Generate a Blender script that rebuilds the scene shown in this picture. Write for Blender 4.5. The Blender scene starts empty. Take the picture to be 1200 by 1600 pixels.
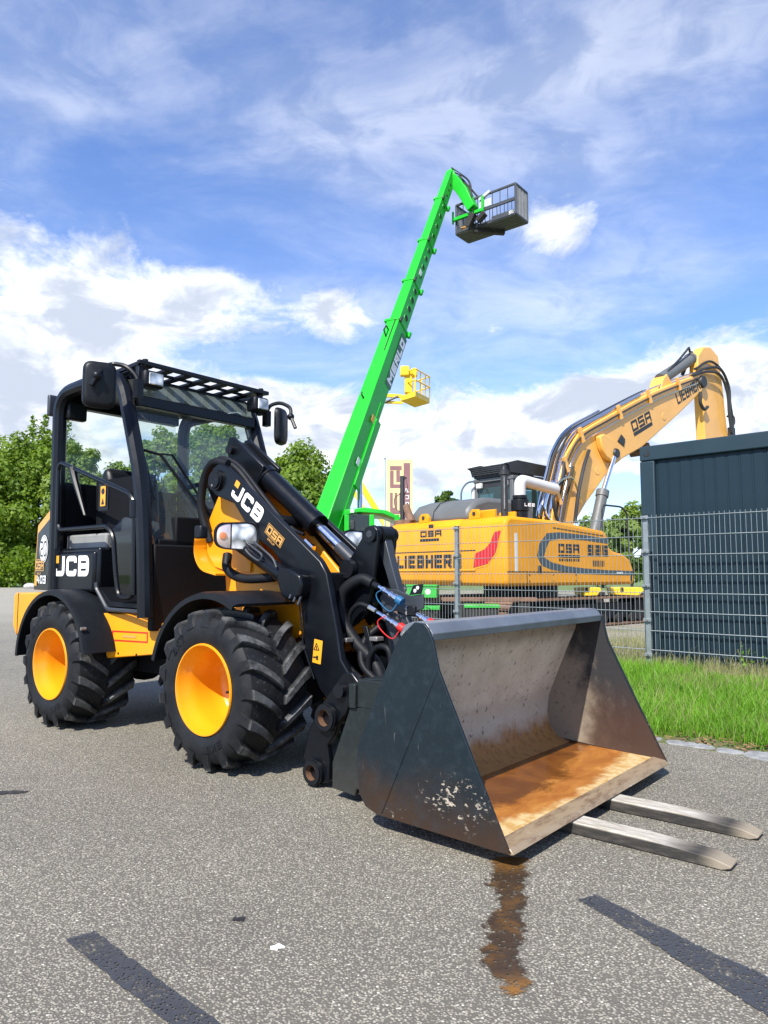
import bpy, bmesh, math, random
import numpy as np
from mathutils import Vector, Matrix, Quaternion
R = math.radians
PI = math.pi
random.seed(11)
rng = np.random.default_rng(7)
scene = bpy.context.scene
COL = scene.collection

# ------------------------------------------------------------------ camera
cam_d = bpy.data.cameras.new('camera')
cam_d.sensor_width = 36.0
cam_d.lens = 1130.0 / 1600.0 * 36.0
cam_d.clip_start = 0.05
cam_d.clip_end = 3000.0
cam = bpy.data.objects.new('camera', cam_d)
COL.objects.link(cam)
cam.location = (0, 0, 0.95)
cam.rotation_euler = (R(90) + 0.08595, 0, 0)
scene.camera = cam

# ------------------------------------------------------------------ light
SUN_DIR = Vector((-0.43, -0.905, 1.10)).normalized()
SUN_EL = math.asin(SUN_DIR.z)
SUN_AZ = math.atan2(SUN_DIR.x, SUN_DIR.y)
sun_d = bpy.data.lights.new('sun', 'SUN')
sun_d.energy = 4.6
sun_d.angle = R(0.6)
sun_d.color = (1.0, 0.95, 0.87)
sun = bpy.data.objects.new('sun', sun_d)
sun.rotation_euler = SUN_DIR.to_track_quat('Z', 'Y').to_euler()
sun.location = (-6, -4, 12)
COL.objects.link(sun)
vs = scene.view_settings
vs.view_transform = 'Standard'
vs.look = 'None'
vs.exposure = 0.85
vs.gamma = 1.0
vs.use_curve_mapping = False
scene.cycles.max_bounces = 8
scene.cycles.transparent_max_bounces = 24


class NT:
    """small helper to write shader maths"""
    def __init__(s, tree):
        s.t = tree; s.n = tree.nodes; s.l = tree.links
    def new(s, typ, **kw):
        n = s.n.new(typ)
        for k, v in kw.items(): setattr(n, k, v)
        return n
    def put(s, sock, v):
        if isinstance(v, bpy.types.NodeSocket): s.l.new(v, sock)
        elif v is not None: sock.default_value = v
    def m(s, op, a, b=None, c=None, clamp=False):
        n = s.new('ShaderNodeMath', operation=op); n.use_clamp = clamp
        s.put(n.inputs[0], a)
        if b is not None: s.put(n.inputs[1], b)
        if c is not None: s.put(n.inputs[2], c)
        return n.outputs[0]
    def mix(s, fac, a, b, blend='MIX'):
        n = s.new('ShaderNodeMix', data_type='RGBA', blend_type=blend)
        s.put(n.inputs[0], fac)
        s.put(n.inputs[6], a if isinstance(a, bpy.types.NodeSocket) else (*a[:3], 1))
        s.put(n.inputs[7], b if isinstance(b, bpy.types.NodeSocket) else (*b[:3], 1))
        return n.outputs[2]
    def noise(s, vec, scale, detail=4, rough=0.55, dist=0.0):
        n = s.new('ShaderNodeTexNoise')
        s.put(n.inputs['Vector'], vec); n.inputs['Scale'].default_value = scale
        n.inputs['Detail'].default_value = detail; n.inputs['Roughness'].default_value = rough
        n.inputs['Distortion'].default_value = dist
        return n.outputs['Fac']
    def ramp(s, x, lo, hi):
        n = s.new('ShaderNodeMapRange', interpolation_type='SMOOTHSTEP')
        s.put(n.inputs[0], x); n.inputs[1].default_value = lo; n.inputs[2].default_value = hi
        return n.outputs[0]
    def mapping(s, vec, scale=(1, 1, 1), loc=(0, 0, 0), rot=(0, 0, 0)):
        n = s.new('ShaderNodeMapping'); s.put(n.inputs[0], vec)
        n.inputs[1].default_value = loc; n.inputs[2].default_value = rot; n.inputs[3].default_value = scale
        return n.outputs[0]
    def xyz(s, vec):
        n = s.new('ShaderNodeSeparateXYZ'); s.put(n.inputs[0], vec)
        return n.outputs
    def comb(s, x, y, z):
        n = s.new('ShaderNodeCombineXYZ')
        for i, v in enumerate((x, y, z)): s.put(n.inputs[i], v)
        return n.outputs[0]


# ------------------------------------------------------------------ sky
world = bpy.data.worlds.new('World')
scene.world = world
world.use_nodes = True
w = NT(world.node_tree)
w.n.clear()
out = w.new('ShaderNodeOutputWorld')
bg = w.new('ShaderNodeBackground')
sky = w.new('ShaderNodeTexSky', sky_type='NISHITA')
sky.sun_disc = False
sky.sun_elevation = SUN_EL
sky.sun_rotation = SUN_AZ % (2 * PI)
sky.altitude = 300
sky.air_density = 1.0
sky.dust_density = 0.6
sky.ozone_density = 2.2
tc = w.new('ShaderNodeTexCoord')
D = tc.outputs['Generated']
dx, dy, dz = w.xyz(D)
dzc = w.m('MAXIMUM', dz, 0.0)
den = w.m('ADD', dzc, 0.14)
pv = w.comb(w.m('DIVIDE', dx, den), w.m('DIVIDE', dy, den), w.m('MULTIPLY', dz, 1.6))
warp = w.new('ShaderNodeTexNoise')
w.put(warp.inputs['Vector'], pv); warp.inputs['Scale'].default_value = 1.3; warp.inputs['Detail'].default_value = 3
wv = w.new('ShaderNodeVectorMath', operation='MULTIPLY_ADD')
w.put(wv.inputs[0], warp.outputs['Color']); wv.inputs[1].default_value = (0.35, 0.35, 0.2); w.put(wv.inputs[2], pv)
pw = wv.outputs[0]
az = w.m('ARCTAN2', dx, dy)
el = w.m('ARCSINE', dz)


def blob(a0, e0, ra, re, amp):
    """a soft bank of cloud at an azimuth / elevation (degrees)"""
    a = w.m('DIVIDE', w.m('SUBTRACT', az, R(a0)), R(ra))
    e = w.m('DIVIDE', w.m('SUBTRACT', el, R(e0)), R(re))
    d = w.m('ADD', w.m('MULTIPLY', a, a), w.m('MULTIPLY', e, e))
    g = w.m('POWER', 2.718, w.m('MULTIPLY', d, -1.0))
    return w.m('MULTIPLY', g, amp)


blobs = [(-24, 18.5, 10, 6.0, .29), (-13, 21, 7, 3.0, .22), (-27, 12, 9, 5, .22), (-10, 13.2, 8, 2.8, .28), (5, 10, 14, 4.0, .36), (-20, 7, 16, 4, .2),
         (20, 14.5, 14, 3.2, .22), (33, 11, 12, 6, .25), (13.8, 25.4, 3.6, 3.0, .33), (-3, 20, 4.4, 2.8, .29),
         (9, 19, 2.2, 1.2, .26), (-16, 33, 20, 5, .02), (4, 33.5, 12, 4.5, .03), (-52, 16, 14, 9, .25), (58, 15, 14, 8, .25),
         (12, 16.8, 6, 1.4, -.20), (22, 22, 12, 3, -.16), (-6, 26.5, 9, 3.0, -.16), (-19, 28, 10, 2.2, -.18), (-4, 16.3, 3, 1.0, -.1)]
bias = None
for b_ in blobs:
    v = blob(*b_)
    bias = v if bias is None else w.m('ADD', bias, v)
n1 = w.noise(pw, 1.15, 9, 0.58, 0.2)
n2 = w.noise(w.mapping(D, (10, 10, 17)), 1.0, 10, 0.64, 0.3)
nz = w.m('ADD', w.m('MULTIPLY', n1, 0.42), w.m('MULTIPLY', n2, 0.58))
dens_raw = w.m('ADD', nz, bias)
dens = w.ramp(dens_raw, 0.60, 0.80)
# thin high cloud, streaky
cir = w.noise(w.mapping(pw, (0.9, 1.35, 1.0), rot=(0, 0, R(28))), 1.0, 9, 0.60, 0.35)
cirm = w.m('MULTIPLY', w.ramp(cir, 0.40, 0.76), 0.44)
cover = w.m('MAXIMUM', dens, cirm)
# cloud shading: the thick cores and undersides are greyer than the sunlit rims
n3 = w.noise(w.mapping(D, (10, 10, 19), loc=(0.02, 0.02, -0.55)), 1.0, 8, 0.58, 0.5)
core = w.ramp(w.m('ADD', w.m('ADD', w.m('MULTIPLY', n3, 0.95), w.m('MULTIPLY', n1, 0.25)), w.m('MULTIPLY', bias, 0.12)), 0.52, 0.76)
cl_col = w.mix(core, (8.4, 8.55, 8.8), (4.3, 4.8, 5.8))
blue = w.mix(1.0, sky.outputs[0], (1.14, 1.28, 1.64), 'MULTIPLY')
skyc = w.mix(cover, blue, cl_col)
# the air near the horizon is bright and pale
hz = w.ramp(dz, 0.20, -0.02)
skyc = w.mix(w.m('MULTIPLY', hz, 0.25), skyc, (5.8, 6.4, 7.2))
w.put(bg.inputs[0], skyc)
bg.inputs[1].default_value = 0.088
w.l.new(bg.outputs[0], out.inputs[0])

# ------------------------------------------------------------------ materials
MATS = {}


def base_mat(name):
    m = bpy.data.materials.new(name); m.use_nodes = True
    t = NT(m.node_tree)
    p = t.n['Principled BSDF']
    MATS[name] = m
    return m, t, p


def objco(t):
    return t.new('ShaderNodeTexCoord').outputs['Object']


def bump(t, p, h, strength=0.3, dist=0.01):
    b = t.new('ShaderNodeBump'); t.put(b.inputs['Height'], h)
    b.inputs['Strength'].default_value = strength; b.inputs['Distance'].default_value = dist
    t.l.new(b.outputs[0], p.inputs['Normal'])


def paint(name, col, rough=0.35, var=0.12, scale=3.0, metal=0.0, dirt=None, dirt_amt=0.0, bumpy=0.0, coat=0.0, dscale=2.0, spec=0.5):
    m, t, p = base_mat(name)
    co = objco(t)
    n = t.noise(co, scale, 5, 0.6)
    lo = tuple(c * (1 - var) for c in col); hi = tuple(min(1, c * (1 + var)) for c in col)
    c = t.mix(t.ramp(n, 0.3, 0.7), lo, hi)
    rr = t.m('ADD', t.m('MULTIPLY', t.noise(co, scale * 5, 6, 0.7), 0.22), rough - 0.11)
    if dirt:
        d = t.ramp(t.noise(co, dscale, 9, 0.7, 0.4), 0.62 - dirt_amt * 0.4, 0.86 - dirt_amt * 0.3)
        d = t.m('MULTIPLY', d, min(1.0, 0.45 + dirt_amt))
        c = t.mix(d, c, dirt)
        rr = t.m('ADD', rr, t.m('MULTIPLY', d, 0.3))
    t.put(p.inputs['Base Color'], c); t.put(p.inputs['Roughness'], rr)
    p.inputs['Metallic'].default_value = metal
    p.inputs['Specular IOR Level'].default_value = spec
    if coat: p.inputs['Coat Weight'].default_value = coat; p.inputs['Coat Roughness'].default_value = 0.08
    if bumpy: bump(t, p, t.noise(co, scale * 12, 5, 0.6), bumpy, 0.01)
    return m


def glass(name, tint, gloss=1.0, op=0.0, opc=(0.1, 0.12, 0.11)):
    """thin pane: tinted see-through with a mirror reflection that grows at grazing angles"""
    m = bpy.data.materials.new(name); m.use_nodes = True
    t = NT(m.node_tree); t.n.clear()
    o = t.new('ShaderNodeOutputMaterial')
    tr = t.new('ShaderNodeBsdfTransparent'); tr.inputs[0].default_value = (*tint, 1)
    gl = t.new('ShaderNodeBsdfGlossy'); gl.inputs[1].default_value = 0.02
    ge = t.new('ShaderNodeNewGeometry'); dt = t.new('ShaderNodeVectorMath', operation='DOT_PRODUCT')
    t.put(dt.inputs[0], ge.outputs['Normal']); t.put(dt.inputs[1], ge.outputs['Incoming'])
    fz = t.m('POWER', t.m('SUBTRACT', 1.0, t.m('ABSOLUTE', dt.outputs['Value']), clamp=True), 5.0)
    fz = t.m('ADD', t.m('MULTIPLY', fz, 0.95), 0.05)
    mx = t.new('ShaderNodeMixShader'); t.put(mx.inputs[0], t.m('MULTIPLY', fz, gloss, clamp=True))
    t.l.new(tr.outputs[0], mx.inputs[1]); t.l.new(gl.outputs[0], mx.inputs[2])
    last = mx.outputs[0]
    if op:
        df = t.new('ShaderNodeBsdfDiffuse'); df.inputs[0].default_value = (*opc, 1)
        m2 = t.new('ShaderNodeMixShader'); m2.inputs[0].default_value = op
        t.l.new(last, m2.inputs[1]); t.l.new(df.outputs[0], m2.inputs[2]); last = m2.outputs[0]
    t.l.new(last, o.inputs[0])
    MATS[name] = m
    return m


YEL = paint('loader_yellow', (0.74, 0.285, 0.006), 0.32, 0.07, 2.0, coat=0.15, dirt=(0.26, 0.15, 0.06), dirt_amt=0.07, dscale=5)
BLK = paint('black_gloss_paint', (0.0035, 0.0045, 0.0065), 0.30, 0.25, 3.0, spec=0.28, dirt=(0.02, 0.02, 0.02), dirt_amt=0.0, dscale=7)
BLS = paint('black_satin', (0.005, 0.006, 0.008), 0.42, 0.25, 4.0, spec=0.3, dirt=(0.05, 0.048, 0.045), dirt_amt=0.05, dscale=5)
PLA = paint('black_plastic', (0.006, 0.0075, 0.010), 0.45, 0.2, 6.0, bumpy=0.08, spec=0.25, dirt=(0.03, 0.03, 0.028), dirt_amt=0.06, dscale=7)
DRK = paint('dark_interior', (0.004, 0.0045, 0.006), 0.65, 0.2, 4.0, spec=0.2)
GRY = paint('grey_plastic', (0.20, 0.205, 0.20), 0.55, 0.1, 6.0)
GRD = paint('dark_grey_paint', (0.028, 0.033, 0.040), 0.42, 0.15, 4.0, dirt=(0.12, 0.11, 0.1), dirt_amt=0.05)
HOS = paint('rubber_hose', (0.006, 0.007, 0.009), 0.55, 0.3, 9.0, bumpy=0.1, spec=0.22)
CHR = paint('bright_steel', (0.72, 0.72, 0.72), 0.16, 0.06, 8.0, metal=1.0)
STL = paint('worn_steel', (0.36, 0.34, 0.31), 0.45, 0.25, 9.0, metal=0.8, dirt=(0.16, 0.08, 0.035), dirt_amt=0.1, dscale=9)
RED = paint('red_plastic', (0.50, 0.018, 0.014), 0.4, 0.1)
BLU = paint('blue_plastic', (0.014, 0.10, 0.21), 0.4, 0.1)
WHT = paint('white_print', (0.80, 0.80, 0.79), 0.45, 0.03)
ORG = paint('orange_print', (0.72, 0.33, 0.02), 0.4, 0.05)
GOLD = paint('gold_print', (0.50, 0.27, 0.07), 0.4, 0.05)
BPR = paint('black_print', (0.012, 0.012, 0.013), 0.5, 0.05)
GLS = glass('cab_glass', (0.84, 0.91, 0.88), 1.0, 0.10, (0.42, 0.48, 0.45))  # pale film colour stands in for a veil of reflections on the panes
GLT = glass('tinted_glass', (0.42, 0.52, 0.50), 1.0, 0.14, (0.10, 0.14, 0.14))
VIS = glass('visor_glass', (0.58, 0.66, 0.63), 1.0, 0.22, (0.30, 0.37, 0.35))
DGL = glass('door_glass', (0.30, 0.36, 0.36), 1.0, 0.02, (0.10, 0.12, 0.12))
MGL = glass('machine_glass', (0.30, 0.42, 0.40), 1.2, 0.25, (0.10, 0.16, 0.15))

# headlight lens / reflector
m, t, p = base_mat('lamp_lens')
co = objco(t)
vor = t.new('ShaderNodeTexVoronoi'); t.put(vor.inputs['Vector'], t.mapping(co, (1, 1, 1))); vor.inputs['Scale'].default_value = 17
t.put(p.inputs['Base Color'], t.mix(t.ramp(vor.outputs['Distance'], 0.1, 0.8), (0.92, 0.93, 0.93), (0.22, 0.235, 0.24)))
p.inputs['Metallic'].default_value = 0.25; p.inputs['Roughness'].default_value = 0.22
p.inputs['Coat Weight'].default_value = 1.0; p.inputs['Coat Roughness'].default_value = 0.02
bump(t, p, vor.outputs['Distance'], 0.35, 0.02)
LENS = m
m, t, p = base_mat('amber_lens')
p.inputs['Base Color'].default_value = (0.70, 0.58, 0.53, 1); p.inputs['Roughness'].default_value = 0.12
p.inputs['Metallic'].default_value = 0.5
AMB = m

# tyre rubber with grey dust on the tread
m, t, p = base_mat('tyre_rubber')
co = objco(t)
sx, sy, sz = t.xyz(co)
rad = t.m('SQRT', t.m('ADD', t.m('MULTIPLY', sx, sx), t.m('MULTIPLY', sz, sz)))
n = t.noise(co, 7, 8, 0.7)
tread = t.ramp(rad, 0.362, 0.392)
du = t.m('MULTIPLY', t.ramp(n, 0.34, 0.66), t.m('ADD', t.m('MULTIPLY', tread, 0.85), 0.06))
fl = t.m('MULTIPLY', t.ramp(t.noise(co, 55, 4, 0.7), 0.60, 0.72), t.ramp(rad, 0.345, 0.36))
c = t.mix(du, (0.005, 0.0057, 0.007), (0.145, 0.148, 0.145))
c = t.mix(t.m('MULTIPLY', fl, 0.6), c, (0.13, 0.125, 0.115))
t.put(p.inputs['Base Color'], c); p.inputs['Roughness'].default_value = 0.62
p.inputs['Specular IOR Level'].default_value = 0.25
bump(t, p, t.noise(co, 90, 4, 0.6), 0.25, 0.004)
RUB = m

# asphalt: light stone chips in dark binder
def asphalt(name):
    m, t, p = base_mat(name)
    co = objco(t)
    v1 = t.new('ShaderNodeTexVoronoi'); t.put(v1.inputs['Vector'], co); v1.inputs['Scale'].default_value = 150
    v2 = t.new('ShaderNodeTexVoronoi'); t.put(v2.inputs['Vector'], co); v2.inputs['Scale'].default_value = 84
    r1 = t.xyz(v1.outputs['Color']); r2 = t.xyz(v2.outputs['Color'])
    stone = t.mix(r1[0], (0.145, 0.133, 0.104), (0.355, 0.332, 0.268))
    edge = t.ramp(v1.outputs['Distance'], 0.62, 0.30)
    c = t.mix(edge, (0.102, 0.094, 0.076), stone)
    big = t.m('MULTIPLY', t.ramp(r2[1], 0.72, 0.78), t.ramp(v2.outputs['Distance'], 0.36, 0.24))
    c = t.mix(big, c, t.mix(r2[0], (0.22, 0.205, 0.155), (0.54, 0.52, 0.44)))
    patch = t.noise(co, 0.55, 6, 0.6)
    c = t.mix(1.0, c, t.mix(t.ramp(patch, 0.25, 0.75), (0.90, 0.89, 0.88), (1.22, 1.21, 1.18)), 'MULTIPLY')
    st = t.ramp(t.noise(co, 2.6, 7, 0.7), 0.60, 0.78)
    c = t.mix(t.m('MULTIPLY', st, 0.30), c, (0.075, 0.072, 0.066))
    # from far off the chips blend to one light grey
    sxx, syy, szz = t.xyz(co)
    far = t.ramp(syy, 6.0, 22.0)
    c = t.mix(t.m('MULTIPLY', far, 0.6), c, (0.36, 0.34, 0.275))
    t.put(p.inputs['Base Color'], c); p.inputs['Roughness'].default_value = 0.80
    h = t.m('ADD', t.m('MULTIPLY', edge, 0.7), t.m('MULTIPLY', big, 0.8))
    bump(t, p, h, 0.55, 0.006)
    return m, t, p, c
ASP, _t, _p, _c = asphalt('asphalt')


def overlay(name, col, keep_stone, rough, cut, scale):
    """a thin coat over asphalt, worn through to the chips"""
    m, t, p = base_mat(name)
    co = objco(t)
    v2 = t.new('ShaderNodeTexVoronoi'); t.put(v2.inputs['Vector'], co); v2.inputs['Scale'].default_value = 130
    r2 = t.xyz(v2.outputs['Color'])
    c = t.mix(t.noise(co, 60, 4, 0.6), tuple(x * 0.7 for x in col), tuple(x * 1.4 for x in col))
    wear = t.m('ADD', t.m('MULTIPLY', t.noise(co, scale, 7, 0.7), 0.7), t.m('MULTIPLY', t.noise(co, 110, 2, 0.5), 0.3))
    a = t.m('MULTIPLY', t.ramp(wear, cut + 0.11, cut - 0.11), 0.90)
    st = t.m('MULTIPLY', t.ramp(r2[0], 1 - keep_stone, 1 - keep_stone + 0.04), t.ramp(v2.outputs['Distance'], 0.50, 0.36))
    a = t.m('MULTIPLY', a, t.m('SUBTRACT', 1.0, st))
    t.put(p.inputs['Base Color'], c); p.inputs['Roughness'].default_value = rough
    t.put(p.inputs['Alpha'], a)
    return m
BIT = overlay('blackened_line', (0.040, 0.043, 0.050), 0.40, 0.65, 0.60, 9)
OIL = overlay('oil_stain', (0.022, 0.022, 0.024), 0.10, 0.5, 0.62, 14)
def trail_mat(name):
    """rusty water that has run over the asphalt: a wandering wet film with soaked, frayed edges"""
    m, t, p = base_mat(name)
    co = objco(t)
    x, y, z = t.xyz(co)
    v = t.m('DIVIDE', t.m('SUBTRACT', y, 1.70), 0.82)
    def curve(pts):
        n = t.new('ShaderNodeFloatCurve'); c = n.mapping.curves[0]
        c.points[0].location = pts[0]; c.points[1].location = pts[-1]
        for q in pts[1:-1]: c.points.new(*q)
        n.mapping.update(); t.put(n.inputs['Value'], v)
        return n.outputs[0]
    cx = curve([(0, .285), (.12, .30), (.22, .285), (.34, .32), (.46, .335), (.58, .365), (.72, .375), (.86, .40), (1, .425)])
    hw = curve([(0, .0), (.05, .022), (.14, .040), (.22, .060), (.30, .052), (.40, .052), (.52, .046), (.66, .050), (.80, .060), (.92, .058), (1, .05)])
    side = t.m('ABSOLUTE', t.m('SUBTRACT', x, cx))
    fray = t.m('MULTIPLY', t.m('SUBTRACT', t.noise(t.mapping(co, (0.8, 1.25, 1)), 13, 8, 0.75), 0.5), 0.20)
    fr2 = t.m('MULTIPLY', t.m('SUBTRACT', t.noise(co, 95, 3, 0.6), 0.5), 0.05)
    d = t.m('SUBTRACT', hw, t.m('ADD', side, t.m('ADD', fray, fr2)))
    a = t.ramp(d, -0.004, 0.018)
    v2 = t.new('ShaderNodeTexVoronoi'); t.put(v2.inputs['Vector'], co); v2.inputs['Scale'].default_value = 84
    r2 = t.xyz(v2.outputs['Color'])
    st = t.m('MULTIPLY', t.ramp(r2[0], 0.58, 0.62), t.ramp(v2.outputs['Distance'], 0.50, 0.34))
    a = t.m('MULTIPLY', a, t.m('SUBTRACT', 0.93, t.m('MULTIPLY', st, 0.70)))
    pool = t.ramp(t.noise(co, 13, 4, 0.6), 0.48, 0.66)
    endf = t.m('MAXIMUM', t.ramp(v, 0.16, 0.04), t.m('MULTIPLY', t.ramp(v, 0.80, 0.95), 0.6))
    c = t.mix(t.m('MULTIPLY', pool, 0.75), (0.046, 0.029, 0.017), (0.115, 0.056, 0.015))
    c = t.mix(t.m('MULTIPLY', endf, 0.8), c, (0.25, 0.115, 0.022))
    t.put(p.inputs['Base Color'], c)
    t.put(p.inputs['Roughness'], t.m('ADD', 0.16, t.m('MULTIPLY', t.noise(co, 40, 4, 0.6), 0.35)))
    t.put(p.inputs['Alpha'], a)
    bump(t, p, v2.outputs['Distance'], 0.25, 0.004)
    return m
WET = trail_mat('rusty_water')

# bucket steel
def bucket_mat(name, top, low, z0, z1, dry=0.0, rough=0.38, scratch=True):
    m, t, p = base_mat(name)
    co = objco(t)
    x, y, z = t.xyz(co)
    n = t.noise(co, 3.5, 8, 0.68, 0.3)
    zz = t.m('ADD', z, t.m('MULTIPLY', t.m('SUBTRACT', n, 0.5), 0.42))
    f = t.ramp(zz, z1, z0)
    c = t.mix(f, top, low)
    n5 = t.noise(co, 22, 8, 0.7)
    c = t.mix(t.m('MULTIPLY', t.ramp(n5, 0.45, 0.8), 0.45), c, tuple(k * 1.9 + 0.01 for k in top))
    if scratch:
        s = t.noise(t.mapping(co, (60, 8, 9), rot=(0, R(34), 0)), 1.0, 5, 0.6)
        c = t.mix(t.m('MULTIPLY', t.ramp(s, 0.66, 0.74), 0.35), c, (0.22, 0.22, 0.22))
        ch = t.m('MULTIPLY', t.ramp(t.noise(t.mapping(co, (1, 1, 1.8)), 30, 5, 0.7), 0.635, 0.66), t.ramp(t.noise(co, 4.5, 3, 0.5), 0.55, 0.66))
        ch = t.m('MULTIPLY', ch, t.ramp(z, 0.30, 0.18))
        ddx = t.m('DIVIDE', t.m('SUBTRACT', x, 1.53), 0.16); ddz = t.m('DIVIDE', t.m('SUBTRACT', z, 0.165), 0.095)
        nb = t.ramp(t.m('ADD', t.m('MULTIPLY', ddx, ddx), t.m('MULTIPLY', ddz, ddz)), 1.3, 0.0)
        ch = t.m('MAXIMUM', ch, t.m('MULTIPLY', nb, t.ramp(t.m('ADD', t.m('MULTIPLY', t.noise(t.mapping(co, (1.0, 1, 1.6), rot=(0, R(35), 0)), 52, 5, 0.7), 0.75), t.m('MULTIPLY', t.noise(co, 14, 2, 0.5), 0.35)), 0.625, 0.665)))
        c = t.mix(ch, c, (0.38, 0.33, 0.26))
    t.put(p.inputs['Base Color'], c)
    t.put(p.inputs['Roughness'], t.m('ADD', t.m('MULTIPLY', n5, 0.25), rough - 0.1))
    p.inputs['Specular IOR Level'].default_value = 0.3
    bump(t, p, n5, 0.12, 0.01)
    return m
BUO = bucket_mat('bucket_outer', (0.0075, 0.0140, 0.0185), (0.036, 0.021, 0.013), 0.03, 0.30)
BUB = bucket_mat('bucket_bracket', (0.012, 0.016, 0.0165), (0.030, 0.030, 0.026), 0.0, 0.3, scratch=False)

m, t, p = base_mat('bucket_back')
co = objco(t)
x, y, z = t.xyz(co)
n = t.noise(co, 5, 8, 0.68)
c = t.mix(t.ramp(n, 0.3, 0.7), (0.47, 0.405, 0.305), (0.61, 0.54, 0.43))
sp = t.ramp(t.noise(t.mapping(co, (1, 1, 0.55)), 58, 4, 0.6), 0.60, 0.68)
c = t.mix(t.m('MULTIPLY', sp, 0.72), c, (0.065, 0.045, 0.035))
top = t.ramp(t.m('ADD', z, t.m('MULTIPLY', t.noise(co, 6, 5, .6), 0.12)), 0.64, 0.72)
c = t.mix(t.m('MULTIPLY', top, 0.55), c, (0.09, 0.065, 0.05))
pale = t.ramp(t.m('ADD', z, t.m('MULTIPLY', t.m('SUBTRACT', t.noise(co, 5, 5, .6), .5), 0.16)), 0.36, 0.31)
c = t.mix(t.m('MULTIPLY', pale, 0.6), c, (0.42, 0.36, 0.28))
sp2 = t.m('MULTIPLY', t.ramp(t.noise(co, 26, 5, 0.7), 0.60, 0.66), pale)
c = t.mix(sp2, c, (0.06, 0.04, 0.03))
rust = t.ramp(t.m('ADD', z, t.m('MULTIPLY', t.m('SUBTRACT', t.noise(co, 7, 6, .7), .5), 0.17)), 0.235, 0.125)
c = t.mix(rust, c, t.mix(t.ramp(t.noise(co, 30, 5, .7), 0.45, 0.65), (0.34, 0.155, 0.04), (0.22, 0.095, 0.028)))
t.put(p.inputs['Base Color'], c); p.inputs['Roughness'].default_value = 0.72
bump(t, p, t.noise(co, 45, 5, 0.7), 0.25, 0.008)
BUI = m

m, t, p = base_mat('bucket_side_inner')
co = objco(t)
x, y, z = t.xyz(co)
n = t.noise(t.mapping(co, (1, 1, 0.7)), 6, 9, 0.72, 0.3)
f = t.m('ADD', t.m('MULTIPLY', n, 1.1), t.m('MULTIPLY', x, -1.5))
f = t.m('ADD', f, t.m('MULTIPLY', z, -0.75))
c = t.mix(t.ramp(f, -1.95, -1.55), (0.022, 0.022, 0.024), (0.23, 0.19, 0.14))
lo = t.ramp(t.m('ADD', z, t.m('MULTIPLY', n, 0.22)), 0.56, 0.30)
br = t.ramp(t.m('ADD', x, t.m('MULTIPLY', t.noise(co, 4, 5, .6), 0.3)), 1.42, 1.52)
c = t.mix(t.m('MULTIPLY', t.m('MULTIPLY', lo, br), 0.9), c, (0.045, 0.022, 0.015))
c = t.mix(t.m('MULTIPLY', t.ramp(t.noise(co, 40, 5, .7), 0.58, 0.68), 0.6), c, (0.04, 0.03, 0.025))
t.put(p.inputs['Base Color'], c); p.inputs['Roughness'].default_value = 0.5
bump(t, p, t.noise(co, 40, 5, 0.7), 0.25, 0.006)
BUS = m

m, t, p = base_mat('rusty_floor')
co = objco(t)
x, y, z = t.xyz(co)
n = t.noise(t.mapping(co, (1.0, 1.0, 1), rot=(0, 0, R(25))), 3.2, 8, 0.65, 0.8)
n2_ = t.noise(t.mapping(co, (2.2, 0.9, 1), rot=(0, 0, R(15))), 5, 8, 0.7, 0.5)
c = t.mix(t.ramp(n2_, 0.35, 0.65), (0.25, 0.082, 0.010), (0.36, 0.145, 0.024))
c = t.mix(t.m('MULTIPLY', t.ramp(n2_, 0.56, 0.72), 0.8), c, (0.48, 0.27, 0.085))
edgef = t.m('ADD', t.m('ADD', x, t.m('MULTIPLY', t.m('ABSOLUTE', t.m('SUBTRACT', y, -0.05)), 0.13)), t.m('MULTIPLY', t.m('SUBTRACT', n, 0.5), 0.34))
dry = t.ramp(edgef, 1.60, 1.66)
c = t.mix(dry, c, t.mix(t.ramp(t.noise(co, 24, 6, .7), .4, .62), (0.52, 0.39, 0.20), (0.40, 0.24, 0.075)))
wet = t.ramp(t.m('ADD', edgef, t.m('MULTIPLY', t.m('ADD', y, 0.0), 0.06)), 1.535, 1.46)
c = t.mix(wet, c, t.mix(t.ramp(n, .35, .65), (0.105, 0.034, 0.005), (0.20, 0.069, 0.010)))
t.put(p.inputs['Base Color'], c)
t.put(p.inputs['Roughness'], t.m('SUBTRACT', 0.58, t.m('MULTIPLY', wet, 0.46)))
bump(t, p, t.noise(co, 40, 5, 0.7), 0.12, 0.004)
BUF = m

m, t, p = base_mat('cutting_edge')
co = objco(t)
n = t.noise(t.mapping(co, (5, 1.2, 1)), 6, 7, 0.7, 0.3)
c = t.mix(t.ramp(n, 0.3, 0.55), (0.17, 0.10, 0.055), (0.36, 0.27, 0.17))
c = t.mix(t.ramp(n, 0.60, 0.70), c, (0.58, 0.52, 0.44))
t.put(p.inputs['Base Color'], c); p.inputs['Roughness'].default_value = 0.4; p.inputs['Metallic'].default_value = 0.35
CUT = m
LIP = paint('bucket_lip', (0.10, 0.115, 0.135), 0.35, 0.2, 4.0, dirt=(0.42, 0.42, 0.42), dirt_amt=0.08, dscale=14)

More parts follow.
